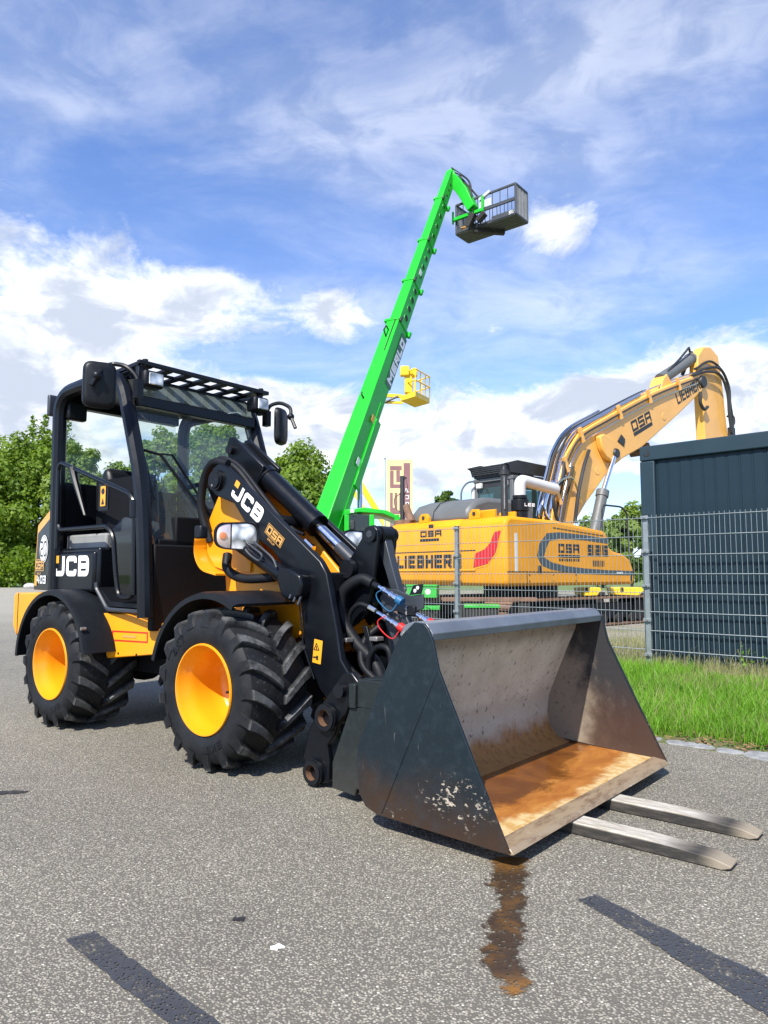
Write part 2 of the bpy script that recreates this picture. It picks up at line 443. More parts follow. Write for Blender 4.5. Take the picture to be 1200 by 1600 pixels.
m, t, p = base_mat('fork_steel')
co = objco(t)
n = t.noise(t.mapping(co, (1.6, 8, 8)), 6, 8, 0.72, 0.2)
x, y, z = t.xyz(co)
c = t.mix(t.ramp(n, 0.32, 0.68), (0.26, 0.23, 0.18), (0.50, 0.47, 0.41))
c = t.mix(t.m('MULTIPLY', t.ramp(t.m('ADD', x, t.m('MULTIPLY', n, 0.3)), 2.22, 2.34), 0.55), c, (0.30, 0.23, 0.15))
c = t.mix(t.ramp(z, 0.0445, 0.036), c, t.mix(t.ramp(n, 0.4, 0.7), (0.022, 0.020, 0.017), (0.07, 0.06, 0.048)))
c = t.mix(t.m('MULTIPLY', t.ramp(x, 2.17, 2.25), 0.8), c, (0.30, 0.25, 0.18))
t.put(p.inputs['Base Color'], c); p.inputs['Roughness'].default_value = 0.72; p.inputs['Metallic'].default_value = 0.0
bump(t, p, n, 0.35, 0.008)
FRK = m

EXY = paint('excavator_yellow', (0.68, 0.285, 0.010), 0.42, 0.09, 1.2, spec=0.15, dirt=(0.30, 0.16, 0.05), dirt_amt=0.05, dscale=3)
EXG = paint('excavator_grey', (0.105, 0.110, 0.108), 0.5, 0.1, 2.0)
EXD = paint('excavator_dark', (0.022, 0.024, 0.025), 0.55, 0.2, 3.0)
EXP = paint('excavator_pale_panel', (0.55, 0.55, 0.53), 0.45, 0.05)
EXR = paint('red_reflector', (0.50, 0.010, 0.014), 0.25, 0.12, 6.0)
TRK = paint('rusty_track', (0.16, 0.088, 0.052), 0.75, 0.3, 6.0, dirt=(0.27, 0.19, 0.12), dirt_amt=0.2, bumpy=0.3)
TRD = paint('track_dark', (0.016, 0.014, 0.013), 0.7, 0.3, 5.0)
GRN = paint('telehandler_green', (0.013, 0.40, 0.022), 0.38, 0.08, 1.0, spec=0.3, dirt=(0.05, 0.30, 0.06), dirt_amt=0.04, dscale=1.5)
GRN2 = paint('green_plastic', (0.03, 0.40, 0.04), 0.45, 0.08, 2.0)
LYE = paint('lift_yellow', (0.80, 0.52, 0.015), 0.38, 0.08, 2.0)
CNT = paint('container_paint', (0.0085, 0.022, 0.032), 0.5, 0.08, 1.2, spec=0.25, dirt=(0.03, 0.05, 0.065), dirt_amt=0.03, dscale=2)

CNF = paint('container_frame_paint', (0.018, 0.036, 0.048), 0.5, 0.08, 1.5, spec=0.25)
GAL = paint('galvanised_steel', (0.26, 0.295, 0.30), 0.5, 0.12, 9.0, metal=0.55)
POL = paint('pole_metal', (0.55, 0.58, 0.58), 0.4, 0.05, 4.0, metal=0.4)
FLY = paint('banner_cream', (0.72, 0.58, 0.27), 0.8, 0.05, 1.5)
FLP = paint('banner_plum', (0.235, 0.115, 0.125), 0.8, 0.06, 1.5)
STN = paint('pale_stone', (0.40, 0.385, 0.36), 0.8, 0.2, 6.0, bumpy=0.4)
KRB = paint('kerb_stone', (0.27, 0.275, 0.27), 0.9, 0.3, 14.0, bumpy=0.9, dirt=(0.12, 0.10, 0.07), dirt_amt=0.15, dscale=9)

m, t, p = base_mat('yard_gravel')
co = objco(t)
c = t.mix(t.ramp(t.noise(co, 22, 8, .75), .3, .7), (0.14, 0.12, 0.09), (0.36, 0.33, 0.27))
c = t.mix(t.m('MULTIPLY', t.ramp(t.noise(co, 1.1, 6, .6), .42, .62), 0.7), c, (0.13, 0.15, 0.05))
t.put(p.inputs['Base Color'], c); p.inputs['Roughness'].default_value = 0.95
bump(t, p, t.noise(co, 40, 6, .7), 0.6, 0.03)
GRV = m
m, t, p = base_mat('verge_soil')
co = objco(t)
c = t.mix(t.ramp(t.noise(co, 9, 8, .7), .35, .65), (0.10, 0.075, 0.045), (0.10, 0.15, 0.03))
t.put(p.inputs['Base Color'], c); p.inputs['Roughness'].default_value = 0.95
bump(t, p, t.noise(co, 40, 6, .7), 0.6, 0.02)
SOI = m
m, t, p = base_mat('meadow')
co = objco(t)
c = t.mix(t.ramp(t.noise(co, 0.8, 8, .7), .35, .65), (0.075, 0.13, 0.024), (0.14, 0.19, 0.045))
t.put(p.inputs['Base Color'], c); p.inputs['Roughness'].default_value = 0.95
MEA = m


def leaf_mat(name, lo, hi, trans, rough=0.55, scale=0.5):
    m = bpy.data.materials.new(name); m.use_nodes = True
    t = NT(m.node_tree); t.n.clear()
    o = t.new('ShaderNodeOutputMaterial')
    geo = t.new('ShaderNodeNewGeometry')
    n = t.noise(objco(t), scale, 3, 0.5)
    f = t.m('ADD', t.m('MULTIPLY', geo.outputs['Random Per Island'], 0.6), t.m('MULTIPLY', t.ramp(n, .3, .7), 0.4))
    c = t.mix(f, lo, hi)
    d = t.new('ShaderNodeBsdfPrincipled'); t.put(d.inputs['Base Color'], c); d.inputs['Roughness'].default_value = rough
    d.inputs['Specular IOR Level'].default_value = 0.3
    tr = t.new('ShaderNodeBsdfTranslucent'); t.put(tr.inputs[0], t.mix(1.0, c, (1.5, 1.5, 0.6), 'MULTIPLY'))
    mx = t.new('ShaderNodeMixShader'); mx.inputs[0].default_value = trans
    t.l.new(d.outputs[0], mx.inputs[1]); t.l.new(tr.outputs[0], mx.inputs[2]); t.l.new(mx.outputs[0], o.inputs[0])
    MATS[name] = m
    return m
LF1 = leaf_mat('leaf_mid', (0.068, 0.128, 0.012), (0.205, 0.31, 0.030), 0.45)
LF2 = leaf_mat('leaf_light', (0.10, 0.165, 0.028), (0.26, 0.355, 0.065), 0.45)
LF3 = leaf_mat('leaf_dark', (0.045, 0.09, 0.014), (0.11, 0.18, 0.028), 0.4)
GRS = leaf_mat('grass_blade', (0.085, 0.22, 0.012), (0.22, 0.42, 0.040), 0.4, 0.5, 2.0)
GRD_ = leaf_mat('grass_dry', (0.16, 0.17, 0.06), (0.34, 0.33, 0.15), 0.3, 0.6, 2.0)
BRK = paint('bark', (0.11, 0.085, 0.06), 0.9, 0.25, 6.0, bumpy=0.5)

# ------------------------------------------------------------------ mesh tools
class MB:
    def __init__(s):
        s.bm = bmesh.new()
    def add(s, vs_, fs):
        b = [s.bm.verts.new(v) for v in vs_]
        for f in fs:
            try: s.bm.faces.new([b[i] for i in f])
            except ValueError: pass
        return s
    def box(s, c, d, rot=None):
        h = Vector(d) / 2
        P = []
        for i in (-1, 1):
            for j in (-1, 1):
                for k in (-1, 1):
                    v = Vector((i * h.x, j * h.y, k * h.z))
                    if rot is not None: v = rot @ v
                    P.append(Vector(c) + v)
        return s.add(P, [(0, 1, 3, 2), (4, 6, 7, 5), (0, 4, 5, 1), (2, 3, 7, 6), (0, 2, 6, 4), (1, 5, 7, 3)])
    def bb(s, x0, x1, y0, y1, z0, z1):
        return s.box(((x0 + x1) / 2, (y0 + y1) / 2, (z0 + z1) / 2), (abs(x1 - x0), abs(y1 - y0), abs(z1 - z0)))
    def prism(s, pts, a, b, axis='y', fa=None):
        """outline pts extruded from a to b along an axis; fa(p, side) may displace the extrusion coordinate"""
        n = len(pts); V_ = []
        for k, c in enumerate((a, b)):
            for q in pts:
                cc = c if fa is None else fa(q, k, c)
                if axis == 'y': V_.append((q[0], cc, q[1]))
                elif axis == 'x': V_.append((cc, q[0], q[1]))
                else: V_.append((q[0], q[1], cc))
        F = [tuple(range(n)), tuple(range(2 * n - 1, n - 1, -1))]
        for i in range(n):
            j = (i + 1) % n
            F.append((i, i + n, j + n, j))
        return s.add(V_, F)
    def tube(s, pts, r, n=8, closed=False, caps=True, sq=None):
        P = [Vector(q) for q in pts]; m_ = len(P)
        rs = r if isinstance(r, (list, tuple)) else [r] * m_
        tan = []
        for i in range(m_):
            if closed: t_ = P[(i + 1) % m_] - P[i - 1]
            else: t_ = P[min(i + 1, m_ - 1)] - P[max(i - 1, 0)]
            tan.append(t_.normalized())
        up = Vector((0, 0, 1)) if abs(tan[0].z) < 0.9 else Vector((0, 1, 0))
        u = (up - tan[0] * up.dot(tan[0])).normalized()
        V_ = []
        for i in range(m_):
            u = (u - tan[i] * u.dot(tan[i])).normalized()
            v = tan[i].cross(u)
            k = 1.0
            if not closed and 0 < i < m_ - 1:
                c = (P[i] - P[i - 1]).normalized().dot((P[i + 1] - P[i]).normalized())
                k = 1 / max(0.6, math.sqrt(max(0.0, (1 + c) / 2)))
            for j in range(n):
                a = 2 * PI * (j + 0.5) / n
                V_.append(P[i] + (u * math.cos(a) + v * math.sin(a)) * rs[i] * (k if n <= 4 else 1))
        F = []
        for i in range(m_ - (0 if closed else 1)):
            i2 = (i + 1) % m_
            for j in range(n):
                j2 = (j + 1) % n
                F.append((i * n + j, i * n + j2, i2 * n + j2, i2 * n + j))
        if caps and not closed:
            F.append(tuple(range(n - 1, -1, -1)))
            F.append(tuple((m_ - 1) * n + j for j in range(n)))
        return s.add(V_, F)
    def cyl(s, p0, p1, r, r2=None, n=18):
        return s.tube([p0, p1], [r, r if r2 is None else r2], n)
    def lathe(s, prof, n=48, c=(0, 0, 0), axis='y', closed=False):
        """profile of (along axis, radius)"""
        V_ = []; m_ = len(prof)
        for i in range(n):
            a = 2 * PI * i / n
            for (w_, r_) in prof:
                p_ = (r_ * math.sin(a), w_, r_ * math.cos(a))
                if axis == 'x': p_ = (p_[1], p_[0], p_[2])
                if axis == 'z': p_ = (p_[0], p_[2], p_[1])
                V_.append((p_[0] + c[0], p_[1] + c[1], p_[2] + c[2]))
        F = []
        for i in range(n):
            i2 = (i + 1) % n
            for j in range(m_ - (0 if closed else 1)):
                j2 = (j + 1) % m_
                F.append((i * m_ + j, i * m_ + j2, i2 * m_ + j2, i2 * m_ + j))
        return s.add(V_, F)
    def sphere(s, c, r, sc=(1, 1, 1), n=14):
        prof = [(-r * math.cos(PI * i / 8), max(1e-4, r * math.sin(PI * i / 8))) for i in range(9)]
        k = len(s.bm.verts)
        s.lathe(prof, n, (0, 0, 0), 'z')
        s.bm.verts.ensure_lookup_table()
        for v in s.bm.verts[k:]:
            v.co = Vector((v.co.x * sc[0] + c[0], v.co.y * sc[1] + c[1], v.co.z * sc[2] + c[2]))
        return s
    def build(s, name, mat, parent=None, bev=0.0, smooth=True, ang=35, mats=None, loc=None, recalc=True):
        if recalc: bmesh.ops.recalc_face_normals(s.bm, faces=s.bm.faces)
        me = bpy.data.meshes.new(name)
        s.bm.to_mesh(me); s.bm.free()
        me.materials.append(mat)
        for x_ in mats or []: me.materials.append(x_)
        if smooth:
            me.polygons.foreach_set('use_smooth', [True] * len(me.polygons))
            me.set_sharp_from_angle(angle=R(ang))
        o = bpy.data.objects.new(name, me)
        COL.objects.link(o)
        if parent is not None: o.parent = parent
        if loc is not None: o.location = loc
        if bev:
            md = o.modifiers.new('bevel', 'BEVEL'); md.width = bev; md.segments = 2
            md.limit_method = 'ANGLE'; md.angle_limit = R(40); md.harden_normals = False
        return o


def fillet(pts, r, n=4, closed=False):
    P = [Vector(q) for q in pts]; out_ = []
    N = len(P)
    for i in range(N):
        if not closed and i in (0, N - 1): out_.append(P[i]); continue
        a, b, c = P[i - 1], P[i], P[(i + 1) % N]
        d1 = (a - b); d2 = (c - b)
        r_i = r[i] if isinstance(r, list) else r
        if r_i <= 0: out_.append(b); continue
        k = min(r_i, d1.length * 0.45, d2.length * 0.45)
        p1 = b + d1.normalized() * k; p2 = b + d2.normalized() * k
        for j in range(n + 1):
            t_ = j / n
            out_.append(p1 * (1 - t_) ** 2 + b * 2 * t_ * (1 - t_) + p2 * t_ ** 2)
    return out_


def bez(p0, p1, p2, p3, n=14):
    P = [Vector(q) for q in (p0, p1, p2, p3)]
    return [P[0] * (1 - t_) ** 3 + P[1] * 3 * t_ * (1 - t_) ** 2 + P[2] * 3 * t_ ** 2 * (1 - t_) + P[3] * t_ ** 3 for t_ in [i / n for i in range(n + 1)]]


def smoothpath(pts, n=6):
    """Catmull-Rom through the points"""
    P = [Vector(q) for q in pts]; P = [P[0] * 2 - P[1]] + P + [P[-1] * 2 - P[-2]]
    o_ = []
    for i in range(1, len(P) - 2):
        for j in range(n):
            t_ = j / n
            o_.append(0.5 * ((2 * P[i]) + (P[i + 1] - P[i - 1]) * t_ + (2 * P[i - 1] - 5 * P[i] + 4 * P[i + 1] - P[i + 2]) * t_ ** 2 + (3 * P[i] - P[i - 1] - 3 * P[i + 1] + P[i + 2]) * t_ ** 3))
    o_.append(P[-2])
    return o_


def tag(o, label=None, cat=None, group=None, kind=None):
    for k, v in (('label', label), ('category', cat), ('group', group), ('kind', kind)):
        if v: o[k] = v
    return o


def empty(name, loc=(0, 0, 0), rz=0.0, label=None, cat=None, group=None):
    o = bpy.data.objects.new(name, None)
    o.location = loc; o.rotation_euler = (0, 0, rz); o.empty_display_size = 0.2
    COL.objects.link(o)
    return tag(o, label, cat, group)


# flat lettering: polylines with square corners
GLY = {
 'J': (1, [[(0, .34, 'n'), (0, 0), (1, 0), (1, 1)]]), 'C': (1, [[(1, .72, 'n'), (1, 1), (0, 1), (0, 0), (1, 0), (1, .28, 'n')]]),
 'B': (1, [[(0, 0), (0, 1), (.95, 1), (1, .5), (.95, 0), 'c'], [(.0, .5, 's'), (1, .5, 's')]]),
 'D': (1, [[(0, 0), (0, 1), (1, 1), (1, 0), 'c']]), 'O': (1, [[(0, 0), (0, 1), (1, 1), (1, 0), 'c']]),
 '0': (1, [[(0, 0), (0, 1), (1, 1), (1, 0), 'c']]),
 'S': (1, [[(1, 1), (0, 1), (0, .5), (1, .5), (1, 0), (0, 0)]]), 'A': (1, [[(0, 0), (0, 1), (1, 1), (1, 0)], [(0, .42, 's'), (1, .42, 's')]]),
 'M': (1.35, [[(0, 0), (0, 1), (.5, .35), (1, 1), (1, 0)]]), 'E': (1, [[(1, 1), (0, 1), (0, 0), (1, 0)], [(0, .5, 's'), (.9, .5)]]),
 'R': (1, [[(0, 0), (0, 1), (1, 1), (1, .45), (0, .45, 's')], [(.45, .40, 's'), (1, 0)]]), 'L': (.9, [[(0, 1), (0, 0), (1, 0)]]),
 'I': (.0, [[(0, 0), (0, 1)]]), 'H': (1, [[(0, 0), (0, 1)], [(1, 0), (1, 1)], [(0, .5, 's'), (1, .5, 's')]]),
 '9': (1, [[(0, 0), (1, 0), (1, 1), (0, 1), (0, .5), (1, .5, 's')]]), '2': (1, [[(0, 1), (1, 1), (1, .5), (0, .5), (0, 0), (1, 0)]]),
 '6': (1, [[(1, 1), (0, 1), (0, 0), (1, 0), (1, .5), (0, .5, 's')]]), '4': (1, [[(.1, 1), (0, .35), (1, .35)], [(.72, 0), (.72, .28, 'S')], [(.72, .42, 'S'), (.72, .8)]]),
 '3': (1, [[(0, 1), (1, 1), (1, 0), (0, 0)], [(.1, .5), (1, .5, 's')]]), 'P': (1, [[(0, 0), (0, 1), (1, 1), (1, .45), (0, .45, 's')]]),
 'U': (1, [[(0, 1), (0, 0), (1, 0), (1, 1)]]), 'G': (1, [[(1, .8), (1, 1), (0, 1), (0, 0), (1, 0), (1, .5), (.5, .5)]]),
 'K': (1, [[(0, 0), (0, 1)], [(0, .5, 's'), (1, 1)], [(.3, .6, 's'), (1, 0)]]), 'T': (1, [[(0, 1), (1, 1)], [(.5, 0), (.5, 1, 's')]]),
}


def letters(name, text, org, right, up, h, wd, th, gap, mat, parent, slant=0.0, lift=0.002, rnd=0.0):
    """text as flat ribbons: org = lower left corner, right/up unit vectors, h height, wd width, th stroke"""
    org, right, up = Vector(org), Vector(right).normalized(), Vector(up).normalized()
    nrm = right.cross(up)
    mb = MB(); x0 = 0.0
    for ch in text:
        if ch == ' ': x0 += wd * 0.6; continue
        kw, strokes = GLY[ch]
        W = max(th, wd * kw)
        for st in strokes:
            cl = st[-1] == 'c'
            raw = st[:-1] if cl else st
            P = []
            for q in raw:
                P.append(Vector((th / 2 + q[0] * (W - th), th / 2 + q[1] * (h - th))))
            n = len(P)
            if not cl:
                d0 = (P[1] - P[0]).normalized(); d1 = (P[-1] - P[-2]).normalized()
                k0_ = -1 if len(raw[0]) == 2 else (0 if raw[0][2] == 'n' else 1)
                k1_ = -1 if len(raw[-1]) == 2 else (0 if raw[-1][2] == 'n' else 1)
                P[0] = P[0] + d0 * th / 2 * k0_
                P[-1] = P[-1] - d1 * th / 2 * k1_
            if rnd > 0 and n > 2:
                Q = [Vector((q.x, q.y, 0)) for q in P]
                rr = [0.0 if (ch in 'BDPR' and raw[i][0] == 0) else rnd for i in range(n)]
                P = [Vector((q.x, q.y)) for q in fillet(Q, rr, 3, cl)]
                n = len(P)
            Lf, Rt = [], []
            for i in range(n):
                if cl: a, b = P[i] - P[i - 1], P[(i + 1) % n] - P[i]
                else:
                    a = P[i] - P[i - 1] if i else P[1] - P[0]
                    b = P[i + 1] - P[i] if i < n - 1 else P[i] - P[i - 1]
                a = a.normalized(); b = b.normalized()
                na = Vector((-a.y, a.x)); nb = Vector((-b.y, b.x))
                mt = (na + nb); k = mt.length_squared
                off = mt * (2 / k if k > 0.3 else 1) * th / 2
                Lf.append(P[i] + off); Rt.append(P[i] - off)
            V_ = []
            for q in Lf + Rt:
                xx = x0 + q.x + slant * q.y
                V_.append(org + right * xx + up * q.y + nrm * lift)
            F = [(i, i + 1, n + i + 1, n + i) for i in range(n - 1)]
            if cl: F.append((n - 1, 0, n, 2 * n - 1))
            mb.add(V_, F)
        x0 += W + gap
    o = mb.build(name, mat, parent, smooth=False, recalc=False)
    return o


def plate(name, pts, org, right, up, mat, parent, lift=0.002):
    org, right, up = Vector(org), Vector(right).normalized(), Vector(up).normalized()
    nrm = right.cross(up)
    mb = MB().add([org + right * q[0] + up * q[1] + nrm * lift for q in pts], [tuple(range(len(pts)))])
    return mb.build(name, mat, parent, smooth=False, recalc=False)


def rrect(w_, h_, r, n=4):
    return [(q.x, q.y) for q in fillet([(0, 0, 0), (w_, 0, 0), (w_, h_, 0), (0, h_, 0)], r, n, True)]


def circ(cx, cy, r, n=28, sx=1.0):
    return [(cx + r * sx * math.cos(2 * PI * i / n), cy + r * math.sin(2 * PI * i / n)) for i in range(n)]

#%%SETTING
#%%LOADER
#%%BACK
#%%NATURE
# ================================================================== SETTING
KD = Vector((0.735, -0.678, 0)).normalized()        # line of the kerb and the fence
KN = Vector((0.678, 0.735, 0)).normalized()
K0 = Vector((1.60, 4.16, 0))                        # a point on the kerb
F0 = Vector((2.83, 7.80, 0))                        # the fence post in front of the container
KEND = K0 + KD * -4.2


def sheet(name, pts, z, mat, sub=0):
    mb = MB().add([(q[0], q[1], z) for q in pts], [tuple(range(len(pts)))])
    o = mb.build(name, mat, None, smooth=False)
    return tag(o, kind='structure')


sheet('ground', [(-900, -60), (900, -60), (900, 1500), (-900, 1500)], -0.16, MEA)
far_r = K0 + KD * 9
asph = [(-70, -14), (12, -14), (far_r.x, far_r.y), (K0.x, K0.y), (KEND.x, KEND.y), (-3.3, 15.0), (-5.0, 30), (-7, 51), (-30, 52.5), (-70, 52)]
mb = MB().prism(asph, -0.14, 0.0, 'z')
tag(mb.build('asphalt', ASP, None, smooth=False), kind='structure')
far_f = K0 + KD * 9 + KN * 3.3
v1_ = F0 + KD * 9
verge = [(K0 + KD * 9)[:2], K0[:2], KEND[:2], (KEND + KN * 3.35)[:2], (K0 + KN * 3.35 + KD * 9)[:2]]
mb = MB().prism([q for q in verge], -0.145, -0.012, 'z')
tag(mb.build('verge', SOI, None, smooth=False), kind='structure')
yard = [(K0 + KN * 3.35 + KD * 9)[:2], (KEND + KN * 3.35)[:2], (-3.3, 15.0), (-5.0, 30), (-6.5, 46), (40, 46), (40, 0)]
mb = MB().prism([q for q in yard], -0.15, -0.06, 'z')
tag(mb.build('yard', GRV, None, smooth=False), kind='structure')

# kerb: rough flat stones let into the edge of the asphalt, partly overgrown
kerb = MB()
kerb.prism([(K0 + KD * -4.1 + KN * -0.005)[:2], (K0 + KD * 8.5 + KN * -0.005)[:2], (K0 + KD * 8.5 + KN * 0.12)[:2], (K0 + KD * -4.1 + KN * 0.12)[:2]], -0.13, 0.001, 'z')
kerb = kerb.build('kerb', SOI, None, smooth=False)
tag(kerb, kind='structure')
x_ = -3.9
k_ = 0
while x_ < 5.5:
    L_ = random.uniform(0.14, 0.30); dpt = random.uniform(0.10, 0.19)
    c_ = K0 + KD * (x_ + L_ / 2) + KN * (0.06 + random.uniform(-0.02, 0.03))
    mb = MB()
    pts_ = []
    for a in range(9):
        an = 2 * PI * a / 9; ex = (abs(math.cos(an)) ** 0.6) * math.copysign(1, math.cos(an)); ey = (abs(math.sin(an)) ** 0.6) * math.copysign(1, math.sin(an))
        q = c_ + KD * (ex * L_ * 0.50 * random.uniform(.85, 1.06)) + KN * (ey * dpt * 0.52 * random.uniform(.7, 1.12))
        pts_.append((q.x, q.y))
    mb.prism(pts_, -0.05, 0.003 + random.uniform(0, 0.007), 'z')
    mb.build('kerb_stone', KRB, kerb, bev=0.006)
    x_ += L_ + random.uniform(-0.004, 0.015)


def marking(name, pts, z, mat):
    mb = MB().add([(q[0], q[1], z) for q in pts], [tuple(range(len(pts)))])
    return mb.build(name, mat, None, smooth=False)


def ragged(pts, step=0.02, amp=0.0035):
    o_ = []
    for i in range(len(pts)):
        a = Vector((*pts[i], 0)); b = Vector((*pts[(i + 1) % len(pts)], 0)); n_ = max(1, int((b - a).length / step))
        for j in range(n_):
            q = a.lerp(b, j / n_); o_.append((q.x + random.uniform(-amp, amp), q.y + random.uniform(-amp, amp)))
    return o_
o = marking('blacked_out_line', ragged([(-0.832, 1.972), (-0.775, 2.018), (-0.575, 1.83), (-0.34, 1.61), (-0.15, 1.40), (-0.28, 1.36), (-0.46, 1.62), (-0.60, 1.75)]), 0.004, BIT)
tag(o, 'dark worn paint strip on the asphalt at the lower left', 'road marking', 'dark strips on the asphalt')
o = marking('blacked_out_line', ragged([(0.569, 2.205), (0.628, 2.236), (0.80, 1.95), (1.02, 1.64), (1.20, 1.36), (1.06, 1.30), (0.83, 1.64), (0.70, 1.93)]), 0.004, BIT)
tag(o, 'dark worn paint strip on the asphalt below the fork tines', 'road marking', 'dark strips on the asphalt')
o = marking('oil_stain', ragged([(-0.42, 2.07), (-0.385, 2.075), (-0.385, 2.10), (-0.415, 2.095)], .01, .004), 0.004, OIL)
tag(o, 'small dark oil spot on the asphalt beside the white chip', 'stain')
o = marking('tyre_smudge', ragged([(-1.75, 3.20), (-1.56, 3.235), (-1.55, 3.27), (-1.66, 3.27), (-1.75, 3.24)], .015, .008), 0.004, OIL)
tag(o, 'faint dark smudge on the asphalt in front of the rear wheel', 'stain')
o = marking('rusty_water_trail', [(0.10, 1.66), (0.52, 1.66), (0.60, 2.12), (0.62, 2.52), (0.18, 2.52), (0.10, 2.1)], 0.004, WET)
tag(o, 'brown rusty water trail running from the bucket across the asphalt', 'puddle')
mb = MB()
mb.prism([(-0.288, 1.925), (-0.27, 1.919), (-0.268, 1.928), (-0.252, 1.934), (-0.262, 1.942), (-0.272, 1.950), (-0.28, 1.940), (-0.290, 1.935)], 0.001, 0.004, 'z')
tag(mb.build('stone_chip', WHT, None, smooth=False), 'small white flake lying on the asphalt near the oil spot', 'stone chip')

o = marking('asphalt_joint', ragged([(-6.2, 5.10), (-3.0, 7.98), (-2.99, 7.995), (-6.215, 5.115)], .05, .004), 0.004, OIL)
tag(o, 'thin dark joint line crossing the asphalt behind the rear wheel', 'joint')
# ================================================================== WHEEL LOADER
LD = empty('wheel_loader', (-0.4522, 4.0846, 0), -0.69673, 'compact yellow and black wheel loader with open cab frame and a big bucket', 'wheel loader')
INDB = paint('indicator_orange', (0.55, 0.20, 0.08), 0.3, 0.1)
RST = paint('rusty_bore', (0.16, 0.085, 0.05), 0.6, 0.3, 14.0, metal=0.3)
RW = 0.392            # wheel radius
WB = -1.574           # rear axle
HY = 0.48             # wheel centre, sideways


def tyre_mesh(sgn):
    """sgn -1: outer side faces -y. Chevron lugs point forward over the top."""
    mb = MB()
    prof = [(-.150, .206), (-.178, .212), (-.192, .236), (-.200, .275), (-.1975, .306), (-.188, .334), (-.172, .350), (-.140, .359), (-.07, .364), (0, .3655)]
    prof = prof + [(-a, b) for a, b in reversed(prof[:-1])]
    mb.lathe(prof, 72)
    N = 17
    def carc(wv_):
        a = abs(wv_)
        P = [(0, .3655), (.07, .364), (.140, .359), (.172, .350), (.188, .334), (.197, .306)]
        for (a0, r0), (a1, r1) in zip(P, P[1:]):
            if a <= a1: return r0 + (r1 - r0) * (a - a0) / (a1 - a0)
        return .306
    for i in range(N):
        for sd in (-1, 1):
            th0 = 2 * PI * (i + (0.5 if sd > 0 else 0)) / N
            secs = []
            for s_ in (0, .1, .25, .45, .65, .82, .93, 1.0, 1.08):
                if s_ <= 1.0:
                    wv_ = .008 + .176 * s_; rc = carc(wv_)
                    rt = .3925 - .010 * s_ ** 3
                    if s_ == 0: rt = .388
                else:
                    wv_ = .201; rc = .316; rt = .330
                dth = -0.36 * (s_ ** 0.9) + 0.05 * s_ ** 3
                hw = .0125 + .010 * max(0, s_ - .6)
                if s_ > 1.0: hw = .017
                ang = th0 + dth
                sec = []
                for (rr_, tt) in ((rc - .012, -hw - .007), (rt, -hw), (rt, hw), (rc - .012, hw + .007)):
                    # lug runs obliquely: widen along the circumference
                    a = ang + tt * 1.35 / rr_
                    w2 = wv_ if rr_ < rt or s_ < 0.95 else min(wv_, .198)
                    sec.append((rr_ * math.sin(a), sd * w2, rr_ * math.cos(a)))
                secs.append(sec)
            V_ = [q for s_ in secs for q in s_]
            F = []
            for k in range(len(secs) - 1):
                for j in range(3):
                    F.append((k * 4 + j, k * 4 + j + 1, k * 4 + 5 + j, k * 4 + 4 + j))
            F.append((0, 3, 2, 1)); e = (len(secs) - 1) * 4; F.append((e, e + 1, e + 2, e + 3))
            mb.add(V_, F)
    return mb


def rim_mesh(sgn):
    # sgn: direction of the outer side along y
    mb = MB()
    prof = [(.186, .222), (.194, .219), (.194, .213), (.178, .207), (.150, .203), (.128, .190), (.085, .183), (.02, .180), (-.045, .172), (-.062, .160), (-.070, .135), (-.066, .095), (-.060, .060), (-.060, .001)]
    mb.lathe([(a * sgn, b) for a, b in prof], 64)
    back = [(-.186, .222), (-.19, .213), (-.15, .203), (-.08, .185), (-.05, .176)]
    mb.lathe([(a * sgn, b) for a, b in back], 48)
    return mb


_protos = {}
for (nm, xw, sd, prt) in (('front', 0, -1, 0), ('rear', WB, -1, 0), ('front', 0, 1, 0), ('rear', WB, 1, 0)):
    mb = MB().cyl((0, sd * -.066, 0), (0, sd * -.030, 0), .055, n=20)
    for k in range(6):
        a = 2 * PI * k / 6 + .3
        mb.cyl((.088 * math.sin(a), sd * -.067, .088 * math.cos(a)), (.088 * math.sin(a), sd * -.048, .088 * math.cos(a)), .010, n=6)
    wh = mb.build('wheel', DRK, LD, bev=0.004, loc=(xw, sd * HY, RW))
    if 'tyre' not in _protos:
        ty = tyre_mesh(sd).build('tyre', RUB, wh, ang=28, recalc=True); _protos['tyre'] = ty
    else:
        ty = _protos['tyre'].copy(); COL.objects.link(ty); ty.parent = wh
    if xw: ty.rotation_euler = (0, 0.21, 0)
    rim = rim_mesh(sd).build('rim', YEL, wh, ang=50)
    vs_ = MB().cyl((.185, sd * .12, .0), (.150, sd * .165, .0), .006, n=8).build('valve', BLS, wh)
    if sd < 0:
        for a0, n_ in ((-0.75, 'BKT'), (2.75, 'BKT')):
            for j, ch in enumerate(n_):
                a = a0 + (j - 1) * 0.16
                rv = Vector((math.sin(a), 0, math.cos(a))); tv = Vector((math.cos(a), 0, -math.sin(a)))
                org = rv * .263 - tv * .018 + Vector((0, -.2015, 0))
                # letters lie on the bulge of the sidewall
                letters('sidewall_lettering', ch, org, tv, rv, .034, .032, .007, 0, RUB2 if 'RUB2' in globals() else PLA, wh, lift=.0015)

# ---- rear frame, counterweight and hood
mb = MB().prism([(-2.60, .500), (-2.66, .57), (-2.66, .795), (-2.63, .815), (-1.92, .828), (-1.92, .500)], -.44, .44)
cw = mb.build('counterweight', YEL, LD, bev=.012)
mb = MB().prism([(-2.585, .505), (-2.575, .505), (-2.575, .81), (-2.585, .81)], -.4415, .4415)
mb.build('seam', BLS, cw)


